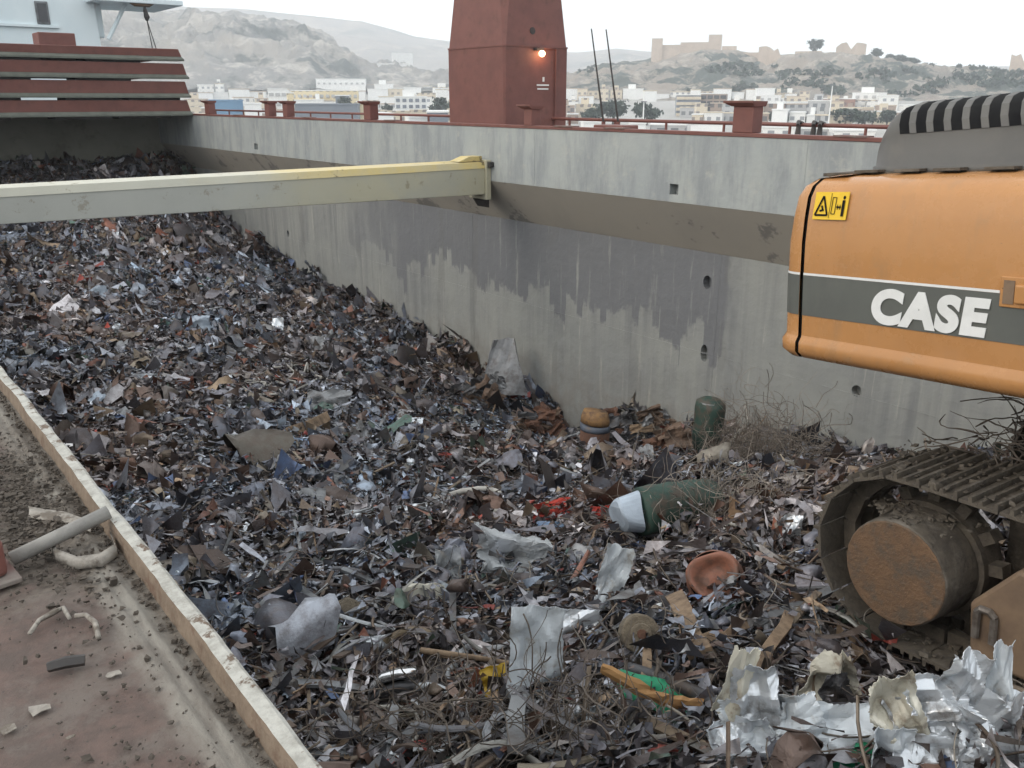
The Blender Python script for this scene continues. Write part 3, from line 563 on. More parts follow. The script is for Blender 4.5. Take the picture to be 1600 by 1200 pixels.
GX, GY = np.meshgrid(gx, gy, indexing='ij'); H = surf(GX, GY)-.08+.12*(fbm(GX*7, GY*7, 2)-.5)
attrm = mat('heap_base', (.035,.028,.024), (.06,.048,.04), rough=.95, scale=7, dirt=(.10,.075,.06), dscale=4, bs=1., bd=.05)
heap = MB().grid(np.stack([GX, GY, H], 2)).build('scrap_heap', 'heap_base', smooth=False); tag(heap, 'dark heap of shredded metal scrap filling the ship hold', 'scrap heap', kind='stuff')
# ---- piece shapes, all quads
PAL = np.array([(.165,.172,.19),(.22,.23,.245),(.105,.105,.112),(.115,.085,.068),(.15,.10,.075),(.065,.054,.05),(.32,.33,.34),(.50,.53,.55),(.175,.15,.11),(.29,.22,.14),(.10,.15,.25),(.30,.06,.045),(.075,.125,.095),(.68,.70,.70),(.20,.085,.055),(.24,.235,.215)])
PW = np.array([17,15,10,9,7,7,11,5.5,5,3.,1.3,.6,1.2,1.8,2.5,8]); PW = PW/PW.sum()
def gridproto(nx, ny, sx, sy, rng, bend=0., jit=.12, curl=0.):
    a = np.linspace(-.5, .5, nx); b_ = np.linspace(-.5, .5, ny); X, Y = np.meshgrid(a, b_, indexing='ij')
    Z = rng.normal(0, jit, X.shape)*.5+bend*X*X+curl*X*Y; X = X+rng.normal(0, .10, X.shape)*(1/(nx-1)); Y = Y+rng.normal(0, .18, X.shape)*(1/(ny-1))
    rr = 1. if ny == 2 else np.sqrt(np.clip(1-.9*(2*X)**2*(2*Y)**2*.55, .2, 1)); X = X*rr; Y = Y*rr; V = np.stack([X*sx, Y*sy, Z*sx], 2).reshape(-1, 3); Fq = np.array([(i*ny+j, (i+1)*ny+j, (i+1)*ny+j+1, i*ny+j+1) for i in range(nx-1) for j in range(ny-1)]); return V, Fq
def rodproto(seg, rng, th, bend):
    t = np.linspace(-.5, .5, seg); c_ = np.stack([t, bend*(t*t*4-1)*.3*rng.normal(), bend*rng.normal()*t*t], 1); V = []
    c_[:, 1:] += rng.normal(0, .03*bend, (seg, 2))
    for k in range(3):
        a = 2*math.pi*k/3; V.append(c_+np.array([0, math.cos(a)*th, math.sin(a)*th]))
    V = np.stack(V, 1).reshape(-1, 3); Fq = np.array([(i*3+k, (i+1)*3+k, (i+1)*3+(k+1) % 3, i*3+(k+1) % 3) for i in range(seg-1) for k in range(3)]); return V, Fq
def chunkproto(rng):
    b = np.array([(x, y, z) for x in (-.5,.5) for y in (-.35,.35) for z in (-.2,.2)])*rng.uniform(.6, 1.1, (8, 1)); b += rng.normal(0, .07, b.shape)
    return b, np.array([(0,1,3,2),(4,6,7,5),(0,4,5,1),(2,3,7,6),(0,2,6,4),(1,5,7,3)])
protos = []
for i in range(14): protos.append((*gridproto(3, 3, 1, RNG.uniform(.3, .75), RNG, RNG.normal(-.2, .4), .13), 2.0))
for i in range(8): protos.append((*gridproto(4, 3, 1, RNG.uniform(.35, .8), RNG, RNG.normal(-.3, .5), .16, RNG.normal(0, .5)), 1.6))
for i in range(10): protos.append((*gridproto(5, 2, 2.2, RNG.uniform(.08, .32), RNG, RNG.normal(-.08, .20), .05, RNG.normal(0, .5)), 9.0))
for i in range(6): protos.append((*rodproto(4, RNG, .022, RNG.uniform(.2, .9)), 2.6))
for i in range(6): protos.append((*chunkproto(RNG), .5))
for i in range(10):
    g_ = np.random.default_rng(300+i); a_ = np.linspace(-.5, .5, 5); XX, YY = np.meshgrid(a_, a_, indexing='ij'); ZZ = np.zeros_like(XX)
    for k in range(6): t_ = g_.uniform(0, 3.14); ZZ += g_.normal(0, .5)*np.abs(XX*math.cos(t_)+YY*math.sin(t_)-g_.normal(0, .2))
    ZZ -= .9*(XX**2+YY**2)*g_.uniform(.4, 1.2); rr_ = 1-.35*(2*XX)**2*(2*YY)**2; XX = XX*rr_+g_.normal(0, .05, XX.shape); YY = YY*rr_+g_.normal(0, .05, XX.shape)
    protos.append((np.stack([XX*1.2, YY*g_.uniform(.5, 1), (ZZ-ZZ.mean())*.9], 2).reshape(-1, 3), np.array([(a*5+b, a*5+5+b, a*5+6+b, a*5+b+1) for a in range(4) for b in range(4)]), 1.3))
def rotmats(n_, tilt, nrm=None):
    yaw = RNG.uniform(0, 2*math.pi, n_); ax = RNG.uniform(0, 2*math.pi, n_); t = RNG.normal(0, 1, n_)*tilt
    k = np.stack([np.cos(ax), np.sin(ax), np.zeros(n_)], 1); c_, s_ = np.cos(t), np.sin(t); K = np.zeros((n_, 3, 3))
    K[:,0,1] = -k[:,2]; K[:,0,2] = k[:,1]; K[:,1,0] = k[:,2]; K[:,1,2] = -k[:,0]; K[:,2,0] = -k[:,1]; K[:,2,1] = k[:,0]
    Rt = np.eye(3)+s_[:,None,None]*K+(1-c_)[:,None,None]*np.einsum('nij,njk->nik', K, K); Rz = np.zeros((n_, 3, 3))
    Rz[:,0,0] = np.cos(yaw); Rz[:,0,1] = -np.sin(yaw); Rz[:,1,0] = np.sin(yaw); Rz[:,1,1] = np.cos(yaw); Rz[:,2,2] = 1
    return np.einsum('nij,njk->nik', Rt, Rz)
def bigmesh(name, V, Fq, C, m, parent=None):
    me = bpy.data.meshes.new(name); me.vertices.add(len(V)); me.vertices.foreach_set('co', V.astype(np.float32).ravel())
    me.loops.add(Fq.size); me.loops.foreach_set('vertex_index', Fq.astype(np.int32).ravel()); me.polygons.add(len(Fq))
    me.polygons.foreach_set('loop_start', np.arange(0, Fq.size, 4, dtype=np.int32)); me.polygons.foreach_set('loop_total', np.full(len(Fq), 4, np.int32))
    me.update(calc_edges=True); me.validate(); addcol(me, C); me.materials.append(MATS[m]); o = bpy.data.objects.new(name, me); COL.objects.link(o)
    if parent: o.parent = parent
    return o
PW2 = PW*np.array([1,1,1,1,1,1,1,.6,1,.6,.0,.0,.0,.3,.6,1]); PW2 = PW2/PW2.sum()
def scatter(xs_, ys_, size, lift, tilt, pal=None):
    pw = np.array([q[2] for q in protos]); pick = RNG.choice(len(protos), len(xs_), p=pw/pw.sum()); Vs, Fs, Cs = [], [], []; base = 0
    zz = surf(xs_, ys_)+lift; slope = np.stack([-(surf(xs_+.15, ys_)-surf(xs_-.15, ys_))/.3, -(surf(xs_, ys_+.15)-surf(xs_, ys_-.15))/.3], 1)
    reg = fbm(xs_*.9+40, ys_*.9, 3)
    for k, (pv, pf, _) in enumerate(protos):
        I = np.where(pick == k)[0]; n_ = len(I)
        if not n_: continue
        M = rotmats(n_, tilt[I]); sc = size[I][:, None]*RNG.uniform(.75, 1.25, (n_, 3)); v = pv[None]*sc[:, None, :]; v = v+RNG.normal(0, .05, v.shape)*size[I][:, None, None]
        v = np.einsum('nij,nvj->nvi', M, v); v[:, :, 2] += v[:, :, 0]*-slope[I, 0:1]+v[:, :, 1]*-slope[I, 1:2]
        v += np.stack([xs_[I], ys_[I], zz[I]], 1)[:, None, :]
        v[:, :, 0] = np.clip(v[:, :, 0], XN+.03, XW-.015); v[:, :, 1] = np.clip(v[:, :, 1], -5.9, YB-.02)
        ci = RNG.choice(len(PAL), n_, p=PW if pal is None else pal); c_ = PAL[ci]*RNG.uniform(.48, 1.35, (n_, 1))*np.array([1.0, .98, 1.04]); 
        warm = np.clip((reg[I]-.5)*3, -1, 1)[:, None]; c_ = c_*(1+warm*np.array([.18, .0, -.14]))
        Vs.append(v.reshape(-1, 3)); Fs.append((pf[None]+base+(np.arange(n_)*len(pv))[:, None, None]).reshape(-1, 4)); Cs.append(np.repeat(c_, len(pv), 0)); base += n_*len(pv)
    return np.concatenate(Vs), np.concatenate(Fs), np.clip(np.concatenate(Cs), 0, .9)
KEEP = [(950,735,1250,850),(1100,990,1600,1200),(770,920,905,1095),(910,835,1005,965),(1055,845,1175,975),(560,1015,665,1115),(810,770,965,840),(930,1025,1125,1125),(620,900,715,955),(1040,920,1110,1030),(960,960,1050,1030),(430,640,520,700),(380,560,540,625),(660,840,850,915),(740,1030,800,1090)]
def topx(x, y, z):
    fw = x*sA+y*cA; r_ = x*cA-y*sA; dn = EYE-z; zc = fw*cP+dn*sP; return 800+F*r_/zc, 600+F*(dn*cP-fw*sP)/zc
def shadowed(x, y):
    a, b = topx(x, y, surf(x, y)+.05); k = np.zeros(np.shape(a), bool)
    for x0, y0, x1_, y1_ in KEEP: k |= (a > x0-10) & (a < x1_+10) & (b > y0-5) & (b < y1_+22)
    return k
def dens(n_, cond=None):
    x = RNG.uniform(XN+.05, XW-.05, n_); y = RNG.uniform(-2, YB-.1, n_)
    if cond is not None: k = cond(x, y); x, y = x[k], y[k]
    return x, y
x1, y1 = dens(125000); d1 = np.hypot(x1, y1); s1 = np.exp(RNG.normal(math.log(.058), .55, len(x1)))*(1+.028*d1); s1 = np.clip(s1, .025, .42)
x2, y2 = dens(170000, lambda x, y: (np.hypot(x, y) < 9)); s2 = np.clip(np.exp(RNG.normal(math.log(.042), .5, len(x2))), .015, .2)
X_, Y_, S_ = np.concatenate([x1, x2]), np.concatenate([y1, y2]), np.concatenate([s1, s2])
V_, F_, C_ = scatter(X_, Y_, S_, RNG.normal(.0, .055, len(X_))+RNG.uniform(0, .14, len(X_))**1.4, RNG.uniform(.08, .55, len(X_))*(1+.7*(RNG.random(len(X_)) < .12)))
tag(bigmesh('scrap_shards', V_, F_, C_, 'scrap', heap), kind='stuff')
_keep = [q for q in protos]; protos = protos[-10:]
x3, y3 = dens(2600, lambda x, y: ~shadowed(x, y)); s3 = np.clip(np.exp(RNG.normal(math.log(.15), .42, len(x3)))*(1+.012*np.hypot(x3, y3)), .1, .6)
V_, F_, C_ = scatter(x3, y3, s3, RNG.normal(.03, .05, len(x3)), RNG.uniform(.05, .4, len(x3)), PW2); tag(bigmesh('crumpled_scrap', V_, F_, C_, 'scrap', heap), kind='stuff'); protos = _keep
# ridge of pieces leaning against the wall
ny_ = 5200; yw = RNG.uniform(4, YB-.3, ny_); xw = XW-.03-np.abs(RNG.normal(0, .22, ny_)); sw = np.clip(np.exp(RNG.normal(math.log(.14), .5, ny_)), .04, .5)
hump = np.clip(fbm(yw*1.3, yw*0+3, 3)-.40, 0, 1)*1.7
V_, F_, C_ = scatter(xw, yw, sw, hump*RNG.uniform(0, 1, ny_), RNG.uniform(.15, .7, ny_)); tag(bigmesh('wall_scrap', V_, F_, C_*.85, 'scrap', heap), kind='stuff')
# ---- wires and twigs
def wires(n_, cond, L_, rad, lift, curl, pal, name):
    x, y = dens(n_*6, cond); x, y = x[:n_], y[:n_]; n_ = len(x); seg = 9; z = surf(x, y)+RNG.uniform(*lift, n_)
    ln = np.exp(RNG.normal(math.log(L_), .5, n_)); yaw = RNG.uniform(0, 6.28, n_); dip = RNG.normal(0, .35, n_)
    t = np.linspace(0, 1, seg); k1 = RNG.normal(0, curl, n_); k2 = RNG.normal(0, curl*1.4, n_); k3 = RNG.normal(0, curl*.6, n_)
    ang = yaw[:, None]+k1[:, None]*t+k2[:, None]*t*t; el = dip[:, None]+k3[:, None]*(t-.5); d = np.stack([np.cos(ang)*np.cos(el), np.sin(ang)*np.cos(el), np.sin(el)], 2)*(ln/seg)[:, None, None]
    P = np.cumsum(d, 1); P -= P.mean(1, keepdims=True); P += np.stack([x, y, z], 1)[:, None]; r = rad*RNG.uniform(.6, 1.5, n_)
    side_ = np.cross(d, np.array([0, 0, 1.])); side_ /= np.linalg.norm(side_, axis=2, keepdims=True)+1e-9; up_ = np.array([0, 0, 1.])
    V = np.stack([P+side_*r[:, None, None], P-side_*(.5*r)[:, None, None]+up_*(.87*r)[:, None, None], P-side_*(.5*r)[:, None, None]-up_*(.87*r)[:, None, None]], 2).reshape(n_, -1, 3)
    V[:, :, 0] = np.clip(V[:, :, 0], XN+.02, XW-.01)
    f = np.array([(i*3+k, (i+1)*3+k, (i+1)*3+(k+1) % 3, i*3+(k+1) % 3) for i in range(seg-1) for k in range(3)])
    Fq = (f[None]+(np.arange(n_)*seg*3)[:, None, None]).reshape(-1, 4); c_ = np.array(pal)[RNG.choice(len(pal), n_)]*RNG.uniform(.6, 1.3, (n_, 1))
    return tag(bigmesh(name, V.reshape(-1, 3), Fq, np.repeat(c_, seg*3, 0), 'scrap_dull', heap), kind='stuff')
WP = [(.09,.07,.055),(.16,.13,.10),(.06,.05,.045),(.22,.20,.17),(.12,.12,.12)]
wires(2600, None, .35, .006, (-.02, .14), 1.2, WP, 'wire_scrap')
wires(1500, lambda x, y: (np.hypot(x, y) < 6.5), .30, .0035, (-.02, .2), 1.6, WP, 'wire_scrap')
wires(900, lambda x, y: (np.hypot(x, y) < 7.) & (y < 4.2) & ~shadowed(x, y), .45, .010, (.0, .16), .5, [(.14,.10,.07),(.20,.16,.12),(.085,.065,.05)], 'stick_scrap')
# ------------------------------------------------------------------ single pieces of scrap that can be picked out
mat('foil', (.64,.67,.70), (.48,.51,.54), rough=.30, metal=.5, scale=5, dirt=(.22,.205,.19), dscale=5, dlo=.5, dhi=.68, bs=.08, bd=.01)
mat('foil_white', (.56,.60,.63), (.44,.48,.51), rough=.36, metal=.08, scale=4, dirt=(.30,.28,.25), dscale=6, dlo=.52, dhi=.70, bs=.06, bd=.008)
mat('foil_cream', (.62,.60,.52), (.5,.47,.38), rough=.45, metal=.15, scale=5, dirt=(.25,.2,.15), dscale=7, dlo=.52, dhi=.7, bs=.25, bd=.01)
mat('sheet_grey', (.24,.245,.25), (.17,.17,.175), rough=.5, metal=.3, scale=5, dirt=(.10,.08,.065), dscale=5, bs=.4)
mat('sheet_dark', (.08,.08,.085), (.05,.048,.048), rough=.5, metal=.3, scale=5, dirt=(.10,.07,.05), dscale=5, bs=.4)
mat('sheet_brown', (.15,.10,.07), (.10,.068,.05), rough=.8, scale=6, dirt=(.06,.045,.035), dscale=6, bs=.7)
mat('sheet_blue', (.16,.24,.36), (.11,.16,.25), rough=.5, scale=5, dirt=(.10,.09,.08), dscale=6, bs=.4)
mat('sheet_bluegrey', (.085,.10,.13), (.06,.07,.09), rough=.5, scale=6, dirt=(.1,.07,.05), dscale=7, bs=.4)
mat('sheet_pale_blue', (.40,.46,.53), (.30,.35,.41), rough=.45, scale=5, dirt=(.2,.19,.18), dscale=7, dlo=.58, bs=.4)
mat('cloth_red', (.42,.045,.03), (.30,.035,.025), rough=.8, scale=6, dirt=(.12,.04,.03), dscale=7, bs=.5)
mat('paint_green', (.026,.058,.043), (.02,.042,.034), rough=.65, scale=6, dirt=(.07,.055,.042), dscale=7, dlo=.45, dhi=.62, bs=.6, bd=.01)
mat('plastic_green', (.02,.26,.13), (.02,.19,.10), rough=.4, scale=4, bs=.2)
mat('plastic_yellow', (.50,.32,.03), (.36,.24,.04), rough=.5, scale=6, dirt=(.15,.1,.04), dscale=6, bs=.3)
mat('plastic_orange', (.235,.098,.062), (.185,.08,.052), rough=.6, scale=9, dirt=(.12,.065,.045), dscale=9, dlo=.44, dhi=.62, bs=.6)
mat('wood', (.24,.17,.11), (.14,.095,.062), rough=.85, scale=3, sc=(6,6,1), dirt=(.08,.06,.045), dscale=7, bs=.6)
mat('wood_orange', (.34,.19,.075), (.24,.13,.058), rough=.75, scale=4, dirt=(.12,.07,.04), dscale=8, dlo=.55, bs=.5)
mat('rust', (.12,.06,.038), (.08,.042,.03), rough=.9, scale=8, dirt=(.05,.035,.028), dscale=6, bs=.8)
mat('rust_orange', (.25,.145,.06), (.16,.09,.045), rough=.85, scale=14, dirt=(.10,.06,.04), dscale=9, dlo=.48, dhi=.62, bs=.8, bd=.01)
mat('stone', (.17,.14,.10), (.11,.09,.068), rough=.95, scale=7, bs=.9, bd=.02)
mat('chrome', (.75,.75,.76), (.5,.5,.5), rough=.16, metal=.9, scale=3, dirt=(.3,.28,.25), dscale=6, dlo=.62, bs=.1)
mat('wire_pale', (.42,.40,.36), (.30,.28,.25), rough=.7, scale=9, bs=.2)
mat('strap_dirty', (.30,.275,.24), (.20,.18,.155), rough=.85, scale=25, dirt=(.12,.10,.08), dscale=18, dlo=.45, dhi=.6, bs=.6, bd=.004)
mat('pipe_grey', (.25,.24,.22), (.19,.18,.165), rough=.7, scale=20, dirt=(.14,.12,.10), dscale=12, bs=.5, bd=.003)
mat('wire_hair', (.26,.225,.19), (.16,.135,.11), rough=.8, scale=9, bs=0)
mat('wire_brown', (.14,.115,.095), (.09,.075,.062), rough=.85, scale=9, bs=.2)
m, n, p = newmat('film'); p.inputs['Base Color'].default_value = (.42,.44,.45,1); p.inputs['Roughness'].default_value = .3; p.inputs['Alpha'].default_value = .5; p.inputs['Specular IOR Level'].default_value = .6
def frame(roll=0., lean=0.):
    r_ = RIGHT*math.cos(roll)+UP*math.sin(roll); u0 = -RIGHT*math.sin(roll)+UP*math.cos(roll); u_ = u0*math.cos(lean)+FWD*math.sin(lean); u_ = u_/np.linalg.norm(u_); return r_, u_, np.cross(r_, u_)
def mw(o, p, fr): r_, u_, t_ = fr; o.matrix_world = Matrix(((r_[0],u_[0],t_[0],p[0]),(r_[1],u_[1],t_[1],p[1]),(r_[2],u_[2],t_[2],p[2]),(0,0,0,1))); return o
def crumple(W, H, seed, amp=.12, nx=15, ny=15, folds=16, rag=.12, curl=0., taper=0.):
    g_ = np.random.default_rng(seed); a = np.linspace(-.5, .5, nx); b = np.linspace(-.5, .5, ny); X, Y = np.meshgrid(a, b, indexing='ij'); Z = np.zeros_like(X)
    for k in range(folds):
        t = g_.uniform(0, math.pi); o_ = g_.normal(0, .22); q = np.abs(X*math.cos(t)+Y*math.sin(t)-o_); Z += g_.normal(0, 1)*np.abs(q-g_.uniform(.1, .4))*(1 if k < 4 else .7)
    Z += (fbm(X*3+seed, Y*3, 1)-.5)*.5; Z = Z/(np.abs(Z).max()+1e-6)*amp*2
    if nx > 8:
        tri = lambda q: np.abs((q % 1)*2-1)-.5
        Z *= .6
        for k in range(4): t = g_.uniform(0, math.pi); fq = g_.uniform(.7, 2.2); Z += amp*1.0/fq*tri(fq*(X*math.cos(t)+Y*math.sin(t)+.12*np.abs(X-g_.normal(0,.3)))+g_.uniform(0, 1))
        edge_ = (np.abs(X) > .499) | (np.abs(Y) > .499); X = X+edge_*g_.normal(0, .013*rag/.12, X.shape); Y = Y+edge_*g_.normal(0, .013*rag/.12, X.shape)
    e = (fbm(np.arctan2(Y, X)*2.2+seed, X*0+seed*.7, 3)-.5)*rag*3; rr = np.maximum(np.abs(X), np.abs(Y))*2; X = X*(1+e*rr); Y = Y*(1+e*rr); X = X*(1+taper*Y)
    Z = Z-Z.mean()+curl*X*X*2; X2 = X+.35*Z*np.sign(X)*-.3
    return np.stack([X2*W, Y*H, Z*min(W, H)], 2)
def px2m(t): return t/F
def sheet(name, px, py, w_, h_, m, label, cat='scrap sheet', seed=None, roll=0., lean=.35, amp=.13, up=0., rag=.12, curl=0., taper=0., parent=None, res=18, solid=.002, toward=.0, group=None, base=None):
    p, t = hit(*(base or (px, py+h_*.45))); t -= toward; seed = seed or int(px*7+py)
    W, H_ = w_*t/F, h_*t/F/max(math.cos(PITCH-.0), .3); c_ = ray(px, py)*t+np.array([0, 0, EYE+up])
    o = MB().grid(crumple(W, H_, seed, amp, res, res, 22 if res > 16 else 12, rag, curl, taper)).build(name, m, solid=solid, smooth=False)
    mw(o, c_, frame(roll, lean))
    if parent: bpy.context.view_layer.update(); o.parent = parent; o.matrix_parent_inverse = parent.matrix_world.inverted()
    else: tag(o, label, cat, group)
    return o
def polyline(name, pts, rad, m, label, cat, n=7, up=.05, jitter=0., group=None, parent=None, tfix=None):
    P = []; ts = [hit(*q)[1] for q in pts] if tfix is None else [tfix]*len(pts); tm = [min(t_, sum(ts)/len(ts)+.25) for t_ in ts]
    for (a, b), t_ in zip(pts, tm): P.append(ray(a, b)*(t_-up)+np.array([0, 0, EYE]))
    Q = []
    for i in range(len(P)-1):
        for s_ in np.linspace(0, 1, 5)[:-1]: 
            p0, p1, p2, p3 = P[max(i-1, 0)], P[i], P[i+1], P[min(i+2, len(P)-1)]
            Q.append(.5*((2*p1)+(-p0+p2)*s_+(2*p0-5*p1+4*p2-p3)*s_**2+(-p0+3*p1-3*p2+p3)*s_**3)+RNG.normal(0, jitter, 3))
    Q.append(P[-1]); rr = [r_*(ts[0]/F) for r_ in (np.interp(np.linspace(0, 1, len(Q)), np.linspace(0, 1, len(rad)), rad) if hasattr(rad, '__len__') else [rad]*len(Q))]
    o = MB().tube(Q, rr, n).build(name, m, smooth=True)
    if parent: o.parent = parent
    else: tag(o, label, cat, group)
    return o
def bar_(name, a, b, wpx, thpx, m, label, cat, up=.06, group=None):    # flat bar or plank between two spots
    pa, ta = hit(*a); pb, tb_ = hit(*b); t_ = (ta+tb_)/2; A = ray(*a)*(min(ta, t_+.3)-up)+np.array([0,0,EYE]); B = ray(*b)*(min(tb_, t_+.3)-up)+np.array([0,0,EYE])
    d = B-A; Ln = np.linalg.norm(d); d = d/Ln; nrm = ray((a[0]+b[0])/2, (a[1]+b[1])/2); nrm = nrm/np.linalg.norm(nrm); s_ = np.cross(d, nrm); s_ = s_/np.linalg.norm(s_); k = np.cross(s_, d)
    w2, h2 = wpx*t_/F/2, thpx*t_/F/2; g_ = np.random.default_rng(int(a[0]*3+a[1])); b_ = MB(); vs_ = []; seg = 6
    for i in range(seg):
        f_ = i/(seg-1); c_ = A+d*Ln*f_+k*.03*Ln*math.sin(f_*3.1)*g_.normal(0, .6)+s_*.01*g_.normal(); q = w2*(1+g_.normal(0, .07))
        vs_ += [c_-s_*q-k*h2, c_+s_*q-k*h2, c_+s_*q+k*h2, c_-s_*q+k*h2]
    b_.add(vs_, [(i*4+j, i*4+(j+1) % 4, i*4+4+(j+1) % 4, i*4+4+j) for i in range(seg-1) for j in range(4)]+[(3,2,1,0), tuple(seg*4-4+j for j in range(4))])
    return tag(b_.build(name, m, bevel=.003), label, cat, group)
def lump(name, px, py, wpx, hpx, m, label, cat, seed=1, rough_=.28, group=None, parent=None, sink=.25):
    p, t = hit(px, py+hpx*.4); bm2 = bmesh.new(); bmesh.ops.create_icosphere(bm2, subdivisions=3, radius=1.); g_ = np.random.default_rng(seed); dirs = g_.normal(0, 1, (9, 3)); dirs /= np.linalg.norm(dirs, axis=1)[:, None]
    for v in bm2.verts:
        c_ = np.array(v.co); k = 1+rough_*(fbm(c_[0]*2.2+seed+c_[2], c_[1]*2.2+c_[2]*1.7, 3)-.5)*2
        for d_ in dirs: k = min(k, .86/max(float(c_@d_), .01)) if float(c_@d_) > .7 else k
        v.co = Vector(c_*k)
    me = bpy.data.meshes.new(name); bm2.to_mesh(me); bm2.free(); me.materials.append(MATS[m]); o = bpy.data.objects.new(name, me); COL.objects.link(o)
    W, H_ = wpx*t/F/2, hpx*t/F/2; r_, u_, t_ = frame(g_.normal(0, .2), 0); mw(o, ray(px, py)*(t+W*sink)+np.array([0,0,EYE]), (r_*W, u_*H_, t_*(W+H_)/2)); 
    if parent: o.parent = parent
    else: tag(o, label, cat, group)
    return o
def clump(name, cpx, cpy, sx_, sy_, n_, mats_, label):
    p, t = hit(cpx, cpy+sy_); e = empty(name, p); tag(e, label, 'clump'); bpy.context.view_layer.update()
    for i in range(n_):
        a = RNG.uniform(0, 6.28); r_ = math.sqrt(RNG.random()); sz = RNG.uniform(16, 34)
        sheet('torn_sheet', cpx+sx_*r_*math.cos(a), cpy+sy_*r_*math.sin(a), sz*1.25, sz*RNG.uniform(.4, .9), mats_[i % len(mats_)], None, parent=e, seed=int(cpx)+i*7, roll=RNG.normal(0, .7), lean=RNG.uniform(.0, 1.2), amp=.3, rag=.2, res=9, base=(cpx, cpy+sy_), toward=RNG.uniform(-.1, .3))
# green drum lying with a pale crushed end
p, t = hit(1040, 825); c0 = ray(998, 800)*t+np.array([0,0,EYE]); ax = RIGHT*.93+FWD*.32+UP*-.02; ax = ax/np.linalg.norm(ax); rD = 37*t/F
dr = empty('metal_drum', c0); tag(dr, 'dark green metal drum on its side with pale crushed end under wire tangle', 'drum')
def dented(pts, rads, n_, seed, amp):
    b = MB().tube(pts, rads, n_, cap=amp > 0); g_ = np.random.default_rng(seed); ph = g_.uniform(0, 6, 6)
    b.v = [tuple(np.array(v)+amp*np.array([math.sin(v[0]*9+ph[0]+v[2]*7), math.sin(v[1]*8+ph[1]+v[2]*6), math.sin(v[2]*11+ph[2]+v[0]*5)])) for v in b.v]; return b
dented([ax*s_ for s_ in np.linspace(0, .66, 12)], [rD*k for k in (1,1.0,1.04,1,.99,1.04,1,1,1.03,1,1,.98)], 26, 3, .012).build('barrel', 'paint_green', dr, smooth=True)
dented([ax*s_ for s_ in (-.165, -.15, -.06, -.004)], [rD*.80, rD*.94, rD*.99, rD*1.01], 26, 9, .035).build('crushed_end', 'sheet_pale_blue', dr)
# dark green bent plate standing at the wall
tx, tt = hit(1098, 712); e = empty('bent_drum_shell', tx); tag(e, 'dark green bent drum shell standing upright against the hold wall', 'drum shell'); tt -= .15
rS, hS = 23*tt/F, 92*tt/F; ln_ = RIGHT*.10+FWD*.06
dented([ln_*z*hS+UP*z*hS for z in (-.2, .2, .55, .85, .95, 1.0)], [rS*k for k in (1, 1, 1.02, .98, .9, .55)], 20, 14, .02).build('shell', 'paint_green', e, smooth=True)
MB().tube([ln_*hS*.98+UP*hS*.97+(RIGHT*math.cos(a)-FWD*math.sin(a))*rS*.88 for a in np.linspace(1.6, 3.4, 7)], .014, 6).build('torn_rim', 'sheet_grey', e)
# orange, blue and rust canister at the wall
tx, tt = hit(928, 705); tt -= .1; e = empty('crushed_canister', tx); tag(e, 'crushed canister with orange top, blue band and rusty body by the wall', 'canister'); rW = 23*tt/F; hC = 66*tt/F
dented([(0,0,-.1),(0,0,hC*.2),(0,0,hC*.56)], [rW*.97, rW, rW], 20, 4, .02).build('body', 'rust', e, smooth=True)
dented([(0,0,hC*.565),(0,0,hC*.62),(0,0,hC*.74)], [rW*1.015, rW*1.02, rW*1.01], 20, 4, .02)  .build('band', 'sheet_bluegrey', e, smooth=True)
dented([(0,0,hC*.745),(0.01,0,hC*.86),(0.03,0,hC*1.0)], [rW*1.0, rW*.98, rW*.80], 20, 4, .02).build('top', 'rust_orange', e, smooth=True)
clump('rust_lump', 954, 672, 14, 30, 10, ('rust', 'sheet_dark'), 'dark rusty clump of torn sheet beside the crushed canister')
# orange dented cylinder
p, t = hit(1118, 935); c0 = ray(1118, 905)*(t-.05)+np.array([0,0,EYE]); ax = -(FWD*.55+RIGHT*.25)+UP*.48; ax = ax/np.linalg.norm(ax); rO = 45*t/F
e = empty('dented_cylinder', c0); tag(e, 'orange dented plastic cylinder with hollow end in front of the track', 'cylinder')
dented([-ax*.5, -ax*.3, -ax*.1, ax*.02, ax*.08], [rO*.92, rO, rO, rO*.99, rO*.88], 28, 7, .0).build('barrel', 'plastic_orange', e, smooth=True)
def lathe(axis, prof_, n_, wob_=0.):
    axis = np.array(axis); a = np.cross(axis, UP); a = a/np.linalg.norm(a); b = np.cross(axis, a)
    return MB().grid(np.array([[axis*h+(a*math.cos(k)+b*math.sin(k))*r*(1+wob_*math.sin(3*k+h*20)) for k in np.linspace(0, 2*math.pi, n_+1)] for h, r in prof_]))
lathe(ax, [(.079, rO*.885), (.092, rO*.84), (.095, rO*.78), (.085, rO*.68), (.055, rO*.52), (.025, rO*.38), (.03, rO*.2), (.04, .001)], 30, .10).build('hollow_end', 'plastic_orange', e, smooth=True)
